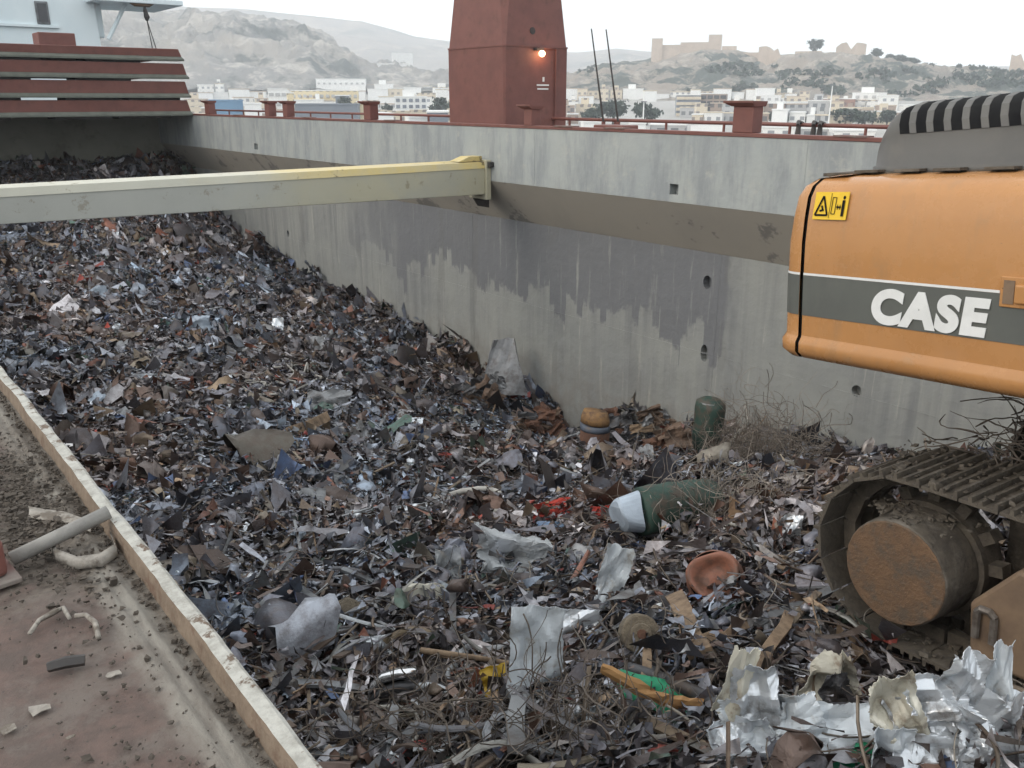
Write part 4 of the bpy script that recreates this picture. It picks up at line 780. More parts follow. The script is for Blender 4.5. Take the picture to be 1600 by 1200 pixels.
# bright sheets and bags
sheet('crumpled_plate', 838, 1008, 84, 118, 'foil_white', 'white crushed metal panel standing behind the long branch', 'panel', amp=.13, lean=.15, rag=.05, roll=-.03, toward=.22, res=26)
sheet('foil_strip', 957, 903, 46, 100, 'foil_white', 'narrow shiny pale foil strip standing in the scrap', 'foil strip', amp=.22, lean=.2, roll=-.22, toward=.1, curl=.3)
e = empty('foil_wrap', hit(1235, 1185)[0]); tag(e, 'crumpled white foil wrap at the bottom edge with upright folded flap', 'foil wrap')
for a in ((1180, 1090, 70, 110, .12, .1), (1150, 1070, 40, 120, -.2, .0), (1210, 1135, 150, 90, .15, .5), (1290, 1145, 150, 80, -.05, .6), (1240, 1175, 220, 60, .05, .9), (1160, 1165, 100, 80, .3, .4)): sheet('fold', *a[:4], ('foil_white', 'foil')[a[0] % 20 == 0] if a[0] != 1150 else 'foil_cream', None, parent=e, roll=a[4], lean=a[5], amp=.26, toward=.12, base=(1235, 1180), rag=.11, res=34)
e = empty('foil_wrap', hit(1470, 1150)[0]); tag(e, 'large crumpled pale foil wrap in front of the track, with two upright points', 'foil wrap')
for a in ((1500, 1075, 70, 130, -.1, .0), (1562, 1065, 34, 130, .05, -.1), (1400, 1110, 80, 120, .35, .2), (1460, 1090, 110, 60, -.05, .8), (1460, 1145, 130, 100, .1, .1), (1540, 1140, 110, 120, -.2, .2), (1395, 1175, 70, 80, .1, .1), (1500, 1180, 190, 60, .0, .6)): sheet('fold', *a[:4], ('foil_white', 'foil')[a[0] % 20 == 0] if a[0] not in (1400,) else 'foil_cream', None, parent=e, roll=a[4], lean=a[5], amp=.28, toward=.12, base=(1470, 1170), rag=.11, res=34)
sheet('torn_bag', 1302, 1060, 76, 92, 'foil_cream', 'torn cream bag with dark inside peaking between the foil wraps', 'bag', amp=.3, lean=.1, taper=-1.1, toward=.1, base=(1300, 1100))
sheet('bag_lining', 1305, 1078, 50, 56, 'sheet_dark', 'dark sheet inside the torn cream bag', 'scrap sheet', amp=.2, lean=.1, taper=-.6, toward=.17, base=(1300, 1100))
# curved chrome trim
p, t = hit(620, 1085); e = empty('curved_trim', p); tag(e, 'shiny curved chrome trim strip arching out of the scrap', 'trim'); t -= .26
for j, (dy, ww) in enumerate(((0, 22), (26, 20))):
    pt = [(572, 1095+dy*.4), (578, 1068+dy*.6), (596, 1050+dy*.8), (622, 1043+dy*.8), (650, 1040+dy*.9)]
    Pq = np.array([[ray(a, b+k*ww)*(t+.04*math.sin(k*3.1)*-1)+np.array([0,0,EYE]) for k in np.linspace(0, 1, 5)] for a, b in pt]); o = MB().grid(Pq).build('strip' if j == 0 else 'lip', 'chrome' if j == 0 else 'sheet_dark', smooth=True, solid=.006); bpy.context.view_layer.update(); o.parent = e; o.matrix_parent_inverse = e.matrix_world.inverted()
sheet('yellow_fragment', 774, 1062, 42, 40, 'plastic_yellow', 'yellow plastic fragment left of the white crushed panel', 'fragment', amp=.1, roll=.25, toward=.08)
polyline('branch', [(658, 1016), (700, 1022), (760, 1030), (800, 1038), (850, 1048)], [5, 5, 4, 4, 3], 'wood', 'long thin brown branch lying across the white crushed panel', 'branch', up=.22)
bar_('grey_post', (808, 1062), (806, 1172), 26, 12, 'sheet_grey', 'grey flat metal post standing below the white crushed panel', 'post', up=.34)
def ribbon(name, pts, wid, m, label, cat, up=.15, thick=.012):
    t = sum(hit(*q)[1] for q in pts)/len(pts)-up; P = []; g_ = np.random.default_rng(len(label))
    xs_ = np.linspace(0, len(pts)-1, 14); pa = np.array(pts, float); fx = np.interp(xs_, range(len(pts)), pa[:, 0]); fy = np.interp(xs_, range(len(pts)), pa[:, 1]); fy = np.convolve(np.pad(fy, 1, 'edge'), [.25,.5,.25], 'valid')
    for i, (a, b) in enumerate(zip(fx, fy)):
        w_ = wid*(1+g_.normal(0, .10))*(.55+.45*math.sin(math.pi*(i+1.5)/16)); P.append([ray(a+k*w_*.35, b-k*w_)*(t-.02*(1-(2*k)**2)+g_.normal(0, .004))+np.array([0,0,EYE]) for k in (-.5, -.2, .2, .5)])
    return tag(MB().grid(np.array(P)).build(name, m, solid=thick), label, cat)
ribbon('wood_strip', [(940, 1042), (985, 1068), (1030, 1092), (1060, 1098), (1098, 1100)], 22, 'wood_orange', 'bent orange brown wooden strip lying on a green sheet', 'wood strip', .34)
sheet('green_sheet', 1022, 1082, 110, 46, 'plastic_green', 'bright green sheet under the orange brown wooden strip', 'scrap sheet', amp=.08, lean=.9, roll=-.3, toward=.10)
polyline('dark_pipe', [(984, 1046), (1040, 1064), (1085, 1082), (1122, 1104)], 11, 'sheet_dark', 'dark grey pipe lying behind the orange brown wooden strip', 'pipe', up=.12, n=10)
sheet('red_cloth', 862, 796, 58, 26, 'cloth_red', 'bright red crumpled cloth left of the green drum', 'cloth', amp=.25, lean=.7, roll=.25)
sheet('red_cloth', 940, 800, 36, 18, 'cloth_red', 'small dull red rag touching the pale end of the green drum', 'cloth', amp=.2, lean=.7)
sheet('blue_sheet', 862, 826, 46, 22, 'sheet_blue', 'dark blue sheet just below the bright red cloth', 'scrap sheet', amp=.15, lean=.8)
bar_('pale_block', (636, 930), (700, 926), 30, 20, 'foil_cream', 'pale fibrous block lying flat above the chrome trim', 'block', up=.12)
lump('rubble_lump', 545, 958, 60, 48, 'stone', 'brown stony lump lying left of the pale block', 'lump', 12)
sheet('film_sheet', 700, 884, 40, 56, 'film', 'clear grey plastic film standing upright in the middle of the heap', 'plastic film', amp=.2, lean=.1, toward=.05, res=20)
sheet('film_sheet', 790, 868, 100, 76, 'film', 'wide clear grey plastic film draped right of the upright film', 'plastic film', amp=.35, lean=.6, toward=.05, roll=-.4, res=22, rag=.3)
sheet('grey_slab', 787, 574, 54, 84, 'sheet_grey', 'grey tapered slab leaning against the wall, highest on the ridge', 'slab', amp=.06, lean=.3, taper=-.75, rag=.03, toward=.12, base=(787, 622), solid=.05)
clump('rust_clump', 850, 662, 40, 26, 16, ('rust', 'sheet_brown', 'sheet_dark'), 'wide rusty brown clump of torn sheet at the wall left of the crushed canister')
clump('rust_clump', 1045, 690, 26, 22, 11, ('rust', 'sheet_brown', 'deck_red'), 'dark red clump of torn sheet beside the green drum shell')
clump('grey_clump', 755, 612, 40, 24, 14, ('sheet_grey', 'sheet_dark', 'sheet_brown'), 'grey clump of torn sheet at the wall below the leaning slab')
clump('grey_clump', 1020, 660, 26, 18, 10, ('wood', 'sheet_brown', 'sheet_grey'), 'brown grey clump of slats at the wall left of the green drum shell')
bar_('plank', (1052, 930), (1092, 1022), 30, 8, 'wood', 'weathered grey plank leaning behind the dark pipe', 'plank', up=.14)
bar_('angle_bar', (1256, 938), (1284, 1014), 26, 8, 'sheet_grey', 'grey flat bar leaning in front of the excavator track', 'bar', up=.12)
bar_('plank', (440, 682), (512, 652), 16, 8, 'wood', 'tan plank lying among grey scrap in mid heap', 'plank', up=.1)
bar_('plank', (1098, 972), (1208, 972), 14, 8, 'sheet_grey', 'grey green slat lying level below the orange cylinder', 'slat', up=.14)
bar_('plank', (1012, 1000), (1004, 1080), 14, 10, 'wood', 'short upright wooden stake right of the white crushed panel', 'stake', up=.16)
bar_('plank', (1080, 1010), (1168, 978), 14, 10, 'wood', 'broken brown wooden slat right of the weathered plank', 'slat', up=.16)
bar_('plank', (1180, 1060), (1232, 960), 18, 10, 'wood', 'brown wooden slat rising behind the upright foil flap', 'slat', up=.16)
sheet('blue_fragment', 476, 694, 44, 18, 'sheet_blue', 'blue fragment below the tan plank in mid heap', 'fragment', amp=.15, lean=.8)
sheet('bent_box', 512, 625, 66, 34, 'sheet_grey', 'grey bent tray right of the pale strip tangle', 'tray', amp=.3, lean=.6)
sheet('pale_label', 716, 752, 38, 14, 'sheet_pale_blue', 'small pale blue rectangular sheet in the middle of the heap', 'scrap sheet', amp=.05, lean=.7, rag=.03, roll=.1)
sheet('pale_sheet', 434, 508, 18, 22, 'foil', 'small bright white disc of sheet at the left of the ridge', 'scrap sheet', amp=.08, lean=.4, rag=.05)
sheet('lavender_sheet', 310, 510, 36, 32, 'sheet_pale_blue', 'crumpled lavender grey sheet in the left half of the heap', 'scrap sheet', amp=.22, lean=.5)
sheet('pale_sheet', 148, 458, 40, 18, 'sheet_pale_blue', 'pale blue folded sheet at the far left below the beam', 'scrap sheet', amp=.15, lean=.7, roll=.2)
sheet('red_sheet', 165, 568, 50, 12, 'cloth_red', 'thin red strip of sheet near the white coaming edge', 'scrap sheet', amp=.1, lean=.8)
sheet('white_triangle', 228, 592, 28, 16, 'foil', 'small white triangular sheet right of the thin red strip', 'scrap sheet', amp=.1, lean=.5, taper=1.4)
sheet('pale_sheet', 640, 660, 40, 16, 'foil', 'small bright white fragment in the centre of the heap', 'scrap sheet', amp=.2, lean=.6)
sheet('grey_sheet', 488, 778, 40, 30, 'sheet_grey', 'flat grey sheet with straight edges left of centre', 'scrap sheet', amp=.06, lean=.6, rag=.05)
sheet('foil_scrap', 560, 808, 44, 22, 'foil', 'pale crumpled foil scrap below the flat grey sheet', 'foil', amp=.25, lean=.6)
sheet('foil_scrap', 640, 798, 56, 18, 'foil', 'long pale foil scrap right of another foil scrap in mid heap', 'foil', amp=.25, lean=.7, roll=.15)
sheet('foil_scrap', 590, 1010, 56, 34, 'foil', 'pale crumpled foil just above the chrome trim', 'foil', amp=.25, lean=.5)
sheet('foil_scrap', 1018, 935, 44, 22, 'foil', 'small bluish foil scrap between the foil strip and weathered plank', 'foil', amp=.25, lean=.5)
sheet('foil_scrap', 865, 1092, 60, 26, 'foil', 'glittering foil shreds right of the grey post', 'foil', amp=.35, lean=.6)
sheet('foil_scrap', 920, 1120, 50, 30, 'foil', 'glittering foil shreds below the green sheet', 'foil', amp=.35, lean=.6)
sheet('newsprint', 905, 975, 62, 40, 'foil', 'pale folded sheet just right of the white crushed panel', 'scrap sheet', amp=.2, lean=.4, toward=.06)
sheet('white_roll', 1235, 830, 34, 46, 'foil', 'white crumpled sheet touching the rear of the track', 'scrap sheet', amp=.25, lean=.2)
sheet('green_fragment', 1345, 1185, 90, 40, 'plastic_green', 'green plastic at the bottom edge between the foil wraps', 'fragment', amp=.15, lean=.6, toward=.05)
# small motor
p, t = hit(1000, 1012); e = empty('small_motor', ray(1000, 990)*(t-.06)+np.array([0,0,EYE])); tag(e, 'small greyish brown motor housing with round boss among wooden slats', 'motor'); r_ = 30*t/F; fwv = Vector(-FWD*.8+UP*.5).normalized()
MB().tube([-fwv*.12, fwv*.03], r_, 16).build('housing', 'stone', e, bevel=.01); MB().tube([fwv*.031, fwv*.06], r_*.55, 14).build('boss', 'stone', e, bevel=.006); MB().tube([fwv*.061, fwv*.075], r_*.25, 10).build('shaft', 'rust', e)
# pale strip tangle
e = empty('strip_tangle', hit(450, 605)[0]); tag(e, 'tangle of pale metal strips in the middle left of the heap', 'strip tangle')
for i in range(14):
    a = RNG.uniform(390, 520); b = RNG.uniform(572, 615); pl_ = [(a, b), (a+RNG.uniform(-20, 20), b-RNG.uniform(0, 14)), (a+RNG.uniform(-35, 35), b+RNG.uniform(-8, 12)), (a+RNG.uniform(-45, 45), b+RNG.uniform(-14, 14))]
    o = polyline('strip', pl_, 1.6, 'wire_pale', None, None, 5, .15, parent=e); o.matrix_parent_inverse = Matrix.Translation(-Vector(e.location))
# pale cable arch
polyline('cable', [(690, 1205), (720, 1176), (760, 1164), (810, 1175), (850, 1200)], 5, 'wire_pale', 'pale thick cable arching at the bottom edge', 'cable', up=.15)
for i, (pts, lab) in enumerate([
    ([(588, 1105), (640, 1108), (655, 1130), (640, 1165), (600, 1180)], 'thin curved wire hanging below the chrome trim'),
    ([(430, 1150), (500, 1105), (540, 1110), (575, 1160), (590, 1200)], 'dark bent rod arching left of the chrome trim'),
    ([(1030, 1030), (1020, 1090), (1005, 1150), (985, 1205)], 'dark straight rod standing in front of the dark pipe'),
    ([(1080, 865), (1105, 850), (1130, 835), (1138, 818), (1150, 822)], 'pale twisted rod rising above the orange cylinder'),
    ([(1130, 712), (1150, 680), (1168, 660), (1165, 632)], 'pale thin rod standing against the wall right of the green drum shell'),
    ([(700, 800), (690, 780), (735, 765), (780, 770), (775, 800)], 'pale folded strip curling below the small pale blue sheet')]):
    polyline('bent_rod', pts, [3, 3, 2.5] if i != 5 else [5, 5], 'wire_brown' if i in (1, 2) else 'wire_pale', lab, 'rod', 6, .12, .004)
# ---- wire tangle over the drum
def tangle(name, cpx, cpy, spx, spy, n_, label, rad=.0022, zlift=.25, m='wire_brown', L0=.5, curl=3.):
    p, t = hit(cpx, cpy); V, Fq = [], []; base = 0; b = MB()
    for i in range(n_):
        c_ = ray(cpx+RNG.normal(0, spx), cpy+RNG.normal(0, spy)); q = hit(*(cpx+RNG.normal(0, spx), cpy+abs(RNG.normal(0, spy))))[0] if i % 6 == 0 else None
        pos = (c_*(t-RNG.uniform(0, .45))+np.array([0, 0, EYE])); zmin = float(surf(pos[0], pos[1])); pos[2] = max(pos[2], zmin+.02)
        pos[0] = min(pos[0], XW-.3); a, el = RNG.uniform(0, 6.28), RNG.normal(0, .5); ka, ke = RNG.normal(0, curl), RNG.normal(0, curl*.6); seg = 11; Ls = L0*RNG.uniform(.5, 1.6)/seg; pts = []
        for k in range(seg):
            pts.append(pos.copy()); pos = pos+Ls*np.array([math.cos(a)*math.cos(el), math.sin(a)*math.cos(el), math.sin(el)]); a += ka/seg+RNG.normal(0, .2); el += ke/seg+RNG.normal(0, .15); pos[0] = min(pos[0], XW-.02)
        b.tube(pts, rad*RNG.uniform(.6, 1.6), 3, cap=False)
    o = b.build(name, m, fixn=False); return tag(o, label, 'wire tangle', kind='stuff')
tangle('wire_tangle', 1180, 712, 48, 34, 900, 'hazy brown tangle of fine wire over the green drum', rad=.0026, m='wire_hair', L0=.55)
tangle('wire_tangle', 1195, 735, 46, 40, 620, 'dark brown tangle of fine wire between the green drum and the track', rad=.003, m='wire_brown', L0=.5)
tangle('wire_tangle', 1120, 800, 60, 30, 380, 'hazy brown tangle of fine wire below the green drum', L0=.4, m='wire_hair')
tangle('wire_tangle', 720, 1130, 110, 45, 160, 'loose thin wires in the dark hollow at the bottom', rad=.003, L0=.4)
tangle('wire_tangle', 920, 1130, 80, 40, 200, 'loose thin wires below the green sheet', rad=.0025, L0=.3)
# twigs caught on top of the track
def twigs(n_, u0, u1, v0, v1, w0, name, label, L0=.3, h=.12):
    b = MB(); Mx = np.array(ex.matrix_world)[:3, :]
    for i in range(n_):
        pos = Mx@np.array([RNG.uniform(u0, u1), RNG.uniform(v0, v1), w0+abs(RNG.normal(0, h)), 1]); a, el = RNG.uniform(0, 6.28), RNG.normal(.1, .4); pts = []; ka = RNG.normal(0, 2)
        for k in range(8): pts.append(pos.copy()); pos = pos+L0*RNG.uniform(.6, 1.2)/8*np.array([math.cos(a)*math.cos(el), math.sin(a)*math.cos(el), math.sin(el)]); a += ka/8+RNG.normal(0, .25); el += RNG.normal(-.03, .2)
        b.tube(pts, [.006*RNG.uniform(.4, 1.3)*s_ for s_ in np.linspace(1, .4, 8)], 4)
    return tag(b.build(name, 'wire_brown', fixn=False), label, 'twigs', kind='stuff')
twigs(330, .55, 2.4, .55, 1.3, -.53, 'twig_litter', 'dry dark twigs and roots caught on top of the excavator track', .42, .10)
b = MB(); Mx = np.array(ex.matrix_world)[:3, :]
for i in range(800):
    k = i % 5; u_, v_, w_ = (RNG.uniform(.35, 2.4), RNG.uniform(.01, .62), -.496) if k < 3 else ((RNG.uniform(.4, 1.4), RNG.uniform(.02, .5), -1.385) if k == 3 else (.62+RNG.normal(0, .14), RNG.uniform(.0, .3), -.72))
    c_ = Mx@np.array([u_, v_, w_, 1]); s_ = abs(RNG.normal(0, .0065))+.0025; cb = np.array([(a, c2, d_) for a in (-1,1) for c2 in (-1,1) for d_ in (-.3,.7)])*s_*RNG.uniform(.5, 1.4, 3)+RNG.normal(0, s_*.35, (8, 3)); b.add(cb+c_, [(0,1,3,2),(4,6,7,5),(0,4,5,1),(2,3,7,6),(1,5,7,3),(0,2,6,4)])
tag(b.build('track_dirt', 'track_mud', fixn=False), 'clods of dry dirt lying on the excavator track', 'dirt', kind='stuff')
bpy.context.view_layer.update()
LM = [('green drum',1040,800),('orange cylinder',1118,905),('white crushed panel',838,1010),('narrow foil strip',957,905),('chrome trim',612,1065),('pale block',668,928),('bright red cloth',862,796),('crushed canister',925,660),('green drum shell',1098,660),('pale strip tangle',450,595),('tan plank',476,668),('flat grey sheet',488,778),
    ('lavender sheet',310,510),('thin red strip',165,568),('small bright white disc',434,508),('grey bent tray',512,625),('grey sheet at the wall',786,570),('stony lump',545,958),('wide clear film',790,868),('wire tangle',1170,720),('pale blue rectangle',716,752),('excavator track',1270,900),('foil wraps',1235,1130),('dark pipe',1055,1075),('pale blue folded sheet',148,458),('rusty clump at the wall',850,660),('cream beam',200,345)]
def where(px, py):
    nm_, ax_, ay_ = min(LM, key=lambda q: math.hypot(q[1]-px, (q[2]-py)*1.4)); dx, dy = px-ax_, (py-ay_)*1.4; d_ = math.hypot(dx, dy)
    far_ = 'close ' if d_ < 55 else ('' if d_ < 120 else 'well ')
    if abs(dx) > 2.2*abs(dy): w_ = 'right of' if dx > 0 else 'left of'
    elif abs(dy) > 2.2*abs(dx): w_ = 'below' if dy > 0 else 'above'
    else: w_ = ('below and ' if dy > 0 else 'above and ')+('right of' if dx > 0 else 'left of')
    return far_+w_+' the '+nm_
# ---- medium loose pieces, each on its own
kinds = [('grey_sheet', 'sheet_grey', 'crumpled grey metal sheet lying in the scrap heap', 'grey sheets in the heap', 62), ('dark_sheet', 'sheet_dark', 'dark crumpled sheet lying in the scrap heap', 'dark sheets in the heap', 40),
    ('brown_offcut', 'sheet_brown', 'brown rusty offcut lying in the scrap heap', 'brown offcuts in the heap', 44), ('foil_shred', 'foil', 'small pale foil shred lying in the scrap heap', 'foil shreds in the heap', 46), ('blue_grey_sheet', 'sheet_pale_blue', 'pale bluish scrap sheet lying in the scrap heap', 'pale bluish sheets in the heap', 14)]
lib = {}
for nm, m_, lab, grp, cnt in kinds:
    lib[nm] = [MB().grid(crumple(1, RNG.uniform(.35, .8), 100+i+len(nm)*13, RNG.uniform(.15, .35), 7, 7, 7, .22, RNG.uniform(-.3, .3))).mesh(nm, m_) for i in range(7)]
    k = 0
    while k < cnt:
        px, py = RNG.uniform(5, 1290), RNG.uniform(350, 1195)
        p, t = hit(px, py)
        if bool(shadowed(p[0], p[1])) or p[0] > XW-.3 or p[0] < XN+.2 or p[1] > 31 or (px < 560 and py > 560+px*1.23-10): continue
        o = bpy.data.objects.new(nm, lib[nm][k % 7]); COL.objects.link(o); s_ = np.clip(RNG.uniform(14, 42)*t/F, .09, .5)*(.75 if m_ == 'foil' else 1)
        o.location = (p[0], p[1], p[2]+.05); o.scale = (s_, s_, s_); o.rotation_euler = (RNG.normal(0, .55), RNG.normal(0, .55), RNG.uniform(0, 6.28)); tag(o, lab.replace('lying in the scrap heap', '')+where(px, py), 'scrap piece', grp); k += 1
def strips(n_):
    b = MB()
    k = 0
    while k < n_:
        px, py = RNG.uniform(560, 1270), RNG.uniform(840, 1200); p, t = hit(px, py)
        if bool(shadowed(p[0], p[1])): continue
        k += 1; L0 = RNG.uniform(.18, .6); a = RNG.uniform(0, 6.28); el = abs(RNG.normal(.05, .2)); ka, ke = RNG.normal(0, 1.2), -abs(RNG.normal(.3, .5)); wd_ = RNG.uniform(.006, .022); pos = p+np.array([0,0,.06]); P = []; tw = RNG.uniform(-.8, .8)
        for i in range(8):
            d = np.array([math.cos(a)*math.cos(el), math.sin(a)*math.cos(el), math.sin(el)]); sd_ = np.cross(d, UP); sd_ = sd_/np.linalg.norm(sd_); u_ = np.cross(sd_, d); w_ = sd_*math.cos(tw)+u_*math.sin(tw); n0 = np.cross(w_, d)
            P.append([pos-w_*wd_, pos-w_*wd_*.3+n0*wd_*.25, pos+w_*wd_*.3+n0*wd_*.25, pos+w_*wd_]); pos = pos+d*L0/8; a += ka/8; el += ke/8; tw += RNG.normal(0, .15)
        b.grid(np.array(P)); cols.extend([PAL[RNG.choice(len(PAL), p=PW2)]*RNG.uniform(.5, 1.1)]*32)
    me = b.mesh('bent_strips', 'scrap'); addcol(me, np.clip(np.array(cols), 0, .9)); o = bpy.data.objects.new('bent_strips', me); COL.objects.link(o); o.parent = heap; tag(o, kind='stuff')
cols = []; strips(130)
bars = MB(); bc = []
for i in range(230):
    px, py = RNG.uniform(420, 1270), RNG.uniform(700, 1200); p, t = hit(px, py)
    if bool(shadowed(p[0], p[1])) or p[0] < XN+.3: continue
    L0 = RNG.uniform(.2, .75); a = RNG.uniform(0, 6.28); el = RNG.normal(0, .22); d = np.array([math.cos(a)*math.cos(el), math.sin(a)*math.cos(el), math.sin(el)]); sd_ = np.cross(d, UP); sd_ /= np.linalg.norm(sd_); u_ = np.cross(sd_, d); w_, h_ = RNG.uniform(.008, .035), RNG.uniform(.004, .014); c0 = p+np.array([0,0,.05]); vs_ = []
    for f_ in (-.5, -.1, .3, .5):
        q = c0+d*L0*f_+sd_*RNG.normal(0, .006)+u_*RNG.normal(0, .006); vs_ += [q-sd_*w_-u_*h_, q+sd_*w_-u_*h_, q+sd_*w_+u_*h_, q-sd_*w_+u_*h_]
    bars.add(vs_, [(k*4+j, k*4+(j+1) % 4, k*4+4+(j+1) % 4, k*4+4+j) for k in range(3) for j in range(4)]+[(3,2,1,0),(12,13,14,15)]); bc += [np.array([(.11,.08,.06),(.17,.13,.09),(.12,.125,.13),(.20,.21,.22),(.06,.055,.055)][RNG.integers(5)])*RNG.uniform(.7, 1.3)]*16
me = bars.mesh('bar_scrap', 'scrap_dull'); addcol(me, np.array(bc)); o = bpy.data.objects.new('bar_scrap', me); COL.objects.link(o); o.parent = heap; tag(o, kind='stuff')
bw = [('wooden_stick', 'wood', 'thin wooden stick lying in the scrap heap', 'wooden sticks in the heap', 26), ('metal_strip', 'sheet_grey', 'narrow grey metal strip lying in the scrap heap', 'metal strips in the heap', 30)]
for nm, m_, lab, grp, cnt in bw:
    ms = [MB().grid(np.array([[(x_, y_*(.05 if m_ != 'wood' else .035)+.12*b_*x_*x_, .25*c_*x_*x_+(.03*(1-abs(y_)) if m_ == 'wood' else 0)) for y_ in (-.5, 0, .5)] for x_ in np.linspace(-.5, .5, 7)])).mesh(nm, m_) for b_, c_ in RNG.normal(0, 1, (6, 2))]
    k = 0
    while k < cnt:
        px, py = RNG.uniform(300, 1290), RNG.uniform(480, 1195); p, t = hit(px, py)
        if bool(shadowed(p[0], p[1])) or p[0] > XW-.4 or p[0] < XN+.25 or (px < 560 and py > 560+px*1.23-10): continue
        o = bpy.data.objects.new(nm, ms[k % 6]); COL.objects.link(o); s_ = RNG.uniform(45, 110)*t/F; s_ = min(s_, .9); o.location = (p[0], p[1], p[2]+.09); o.scale = (s_, s_, s_); o.rotation_euler = (RNG.normal(0, .3), RNG.normal(0, .28), RNG.uniform(0, 6.28)); q = o.modifiers.new('Solidify', 'SOLIDIFY'); q.thickness = .01/s_; tag(o, lab.replace('lying in the scrap heap', '')+where(px, py), 'scrap strip', grp); k += 1
# ------------------------------------------------------------------ litter on the walkway
def dk(px, py, dz=0.): p = onZ(px, py, ZD+.008); return Vector((p[0], p[1], p[2]+dz))
tag(MB().tube([dk(20, 886, .02), Vector(onX(170, 800, .404))*.5+dk(20, 886, .02)*.5, Vector(onX(170, 800, .404))], .0165, 10).build('metal_pipe', 'pipe_grey', smooth=True), 'grey pipe leaning on the coaming edge beside the red bracket', 'pipe')
b = MB(); lp_ = [(178,852),(185,872),(160,888),(120,892),(88,880),(80,862)]; b.grid(np.array([[dk(a, c_, .004), dk(a, c_-2, .022), dk(a-3 if a > 120 else a+3, c_-8, .024)] for a, c_ in lp_])); tag(b.build('strap_loop', 'strap_dirty', solid=.003, smooth=True), 'dirty pale strap loop lying under the grey pipe', 'strap')
b = MB(); b.grid(np.array([[dk(a, c_, .008), dk(a+2, c_+9, .012), dk(a, c_+16, .006)] for a, c_ in ((45,795),(70,800),(100,803),(125,812),(142,818))])); tag(b.build('rag_strip', 'strap_dirty', solid=.004), 'pale ragged strip lying behind the grey pipe', 'strap')
for i, (pts, lab) in enumerate([([(48,995),(62,975),(85,962),(100,955),(110,972)], 'left one of two bent twigs on the red deck'), ([(118,968),(135,966),(150,978),(155,1002)], 'right one of two bent twigs on the red deck')]):
    tag(MB().tube([dk(a, c_, .008) for a, c_ in pts], [.005,.005,.006,.005,.004][:len(pts)], 6).build('bent_twig', 'strap_dirty', smooth=True), lab, 'twig', 'twigs on the deck')
b = MB(); a0, a1 = dk(76, 1050, .01), dk(134, 1038, .01); b.tube([a0, (a0+a1)/2+Vector((0,0,.003)), a1], [.010, .012, .011], 5); tag(b.build('dark_bar', 'steel_dark'), 'short dark bar lying on the red deck below the twigs', 'bar')
for i, (px, py, sz, lab) in enumerate(((178, 1053, .011, 'white paint chip lying on the deck right of the dark bar'), (12, 1140, .013, 'pale paint chip at the left edge of the red deck'), (110, 1152, .006, 'tiny pale chip in the middle of the red deck'), (60, 1108, .016, 'large flaky pale paint chip left of the tiny chip'))):
    c_ = dk(px, py); n_ = 9; g_ = np.random.default_rng(i+70); rr = sz*g_.uniform(.6, 1.2, n_); b = MB(); rg = [(c_.x+rr[k]*math.cos(k*6.283/n_)*1.3, c_.y+rr[k]*math.sin(k*6.283/n_), c_.z-.002+g_.uniform(0, .003)) for k in range(n_)]; b.add(rg+[(x, y, z+.0015) for x, y, z in rg], [tuple(range(n_, 2*n_)), tuple(range(n_))[::-1]]+[(k, (k+1) % n_, n_+(k+1) % n_, n_+k) for k in range(n_)]); tag(b.build('paint_chip', 'strap_dirty'), lab, 'paint chip', 'paint chips on the deck')
# red bracket
c_ = dk(-12, 905); e = empty('red_bracket', c_); tag(e, 'red steel bracket at the left edge holding the pipe end', 'bracket'); e.rotation_euler = (0, 0, .1)
MB().box((-.09,-.06,0),(.045,.055,.012)).build('base_plate', 'deck_red', e, bevel=.003); MB().box((-.08,-.035,.0125),(.028,.04,.10)).build('body', 'ship_red', e, bevel=.012); MB().tube([(-.06,.041,.06),(-.06,.10,.06)], .02, 10).build('stub', 'ship_red', e)
b = MB()
for i in range(1700):
    if i < 900: x, y = RNG.normal(.27, .08), RNG.uniform(.8, 3.4)
    else: x, y = XN-.042-abs(RNG.normal(0, .012)), RNG.uniform(.7, 4)
    if x > XN-.04: continue
    s_ = abs(RNG.normal(0, .0022))+.0011; g_ = RNG.normal(0, s_*.3, (8, 3)); cb = np.array([(a, c_, d_) for a in (-1,1) for c_ in (-1,1) for d_ in (0,1.1)])*s_*RNG.uniform(.4, 1, 3)+g_; a = RNG.uniform(0, 6.28)
    cb = np.stack([cb[:,0]*math.cos(a)-cb[:,1]*math.sin(a)+x, cb[:,0]*math.sin(a)+cb[:,1]*math.cos(a)+y, cb[:,2]+ZD+.006], 1); b.add(cb, [(0,1,3,2),(4,6,7,5),(0,4,5,1),(2,3,7,6),(1,5,7,3)])
mat('crumb', (.085,.07,.056), (.05,.042,.035), rough=.95, scale=40, bs=0)
tag(b.build('deck_crumbs', 'crumb'), 'small crumbs of rust and dirt strewn over the walkway', 'crumbs', kind='stuff')
lump2 = MB()
for i in range(1500):
    x = RNG.normal(.27, .055); y = RNG.normal(2.35, .25)
    if x > XN-.045: continue
    s_ = abs(RNG.normal(0, .0030))+.0014; cb = np.array([(a, c_, d_) for a in (-1,1) for c_ in (-1,1) for d_ in (0,1.1)])*s_*RNG.uniform(.4, 1, 3)+RNG.normal(0, s_*.3, (8, 3))
    lump2.add(cb+np.array([x, y, ZD+.01]), [(0,1,3,2),(4,6,7,5),(0,4,5,1),(2,3,7,6),(1,5,7,3)])
tag(lump2.build('dirt_pile', 'crumb'), 'low pile of dirt and splinters under the grey pipe', 'dirt', kind='stuff')
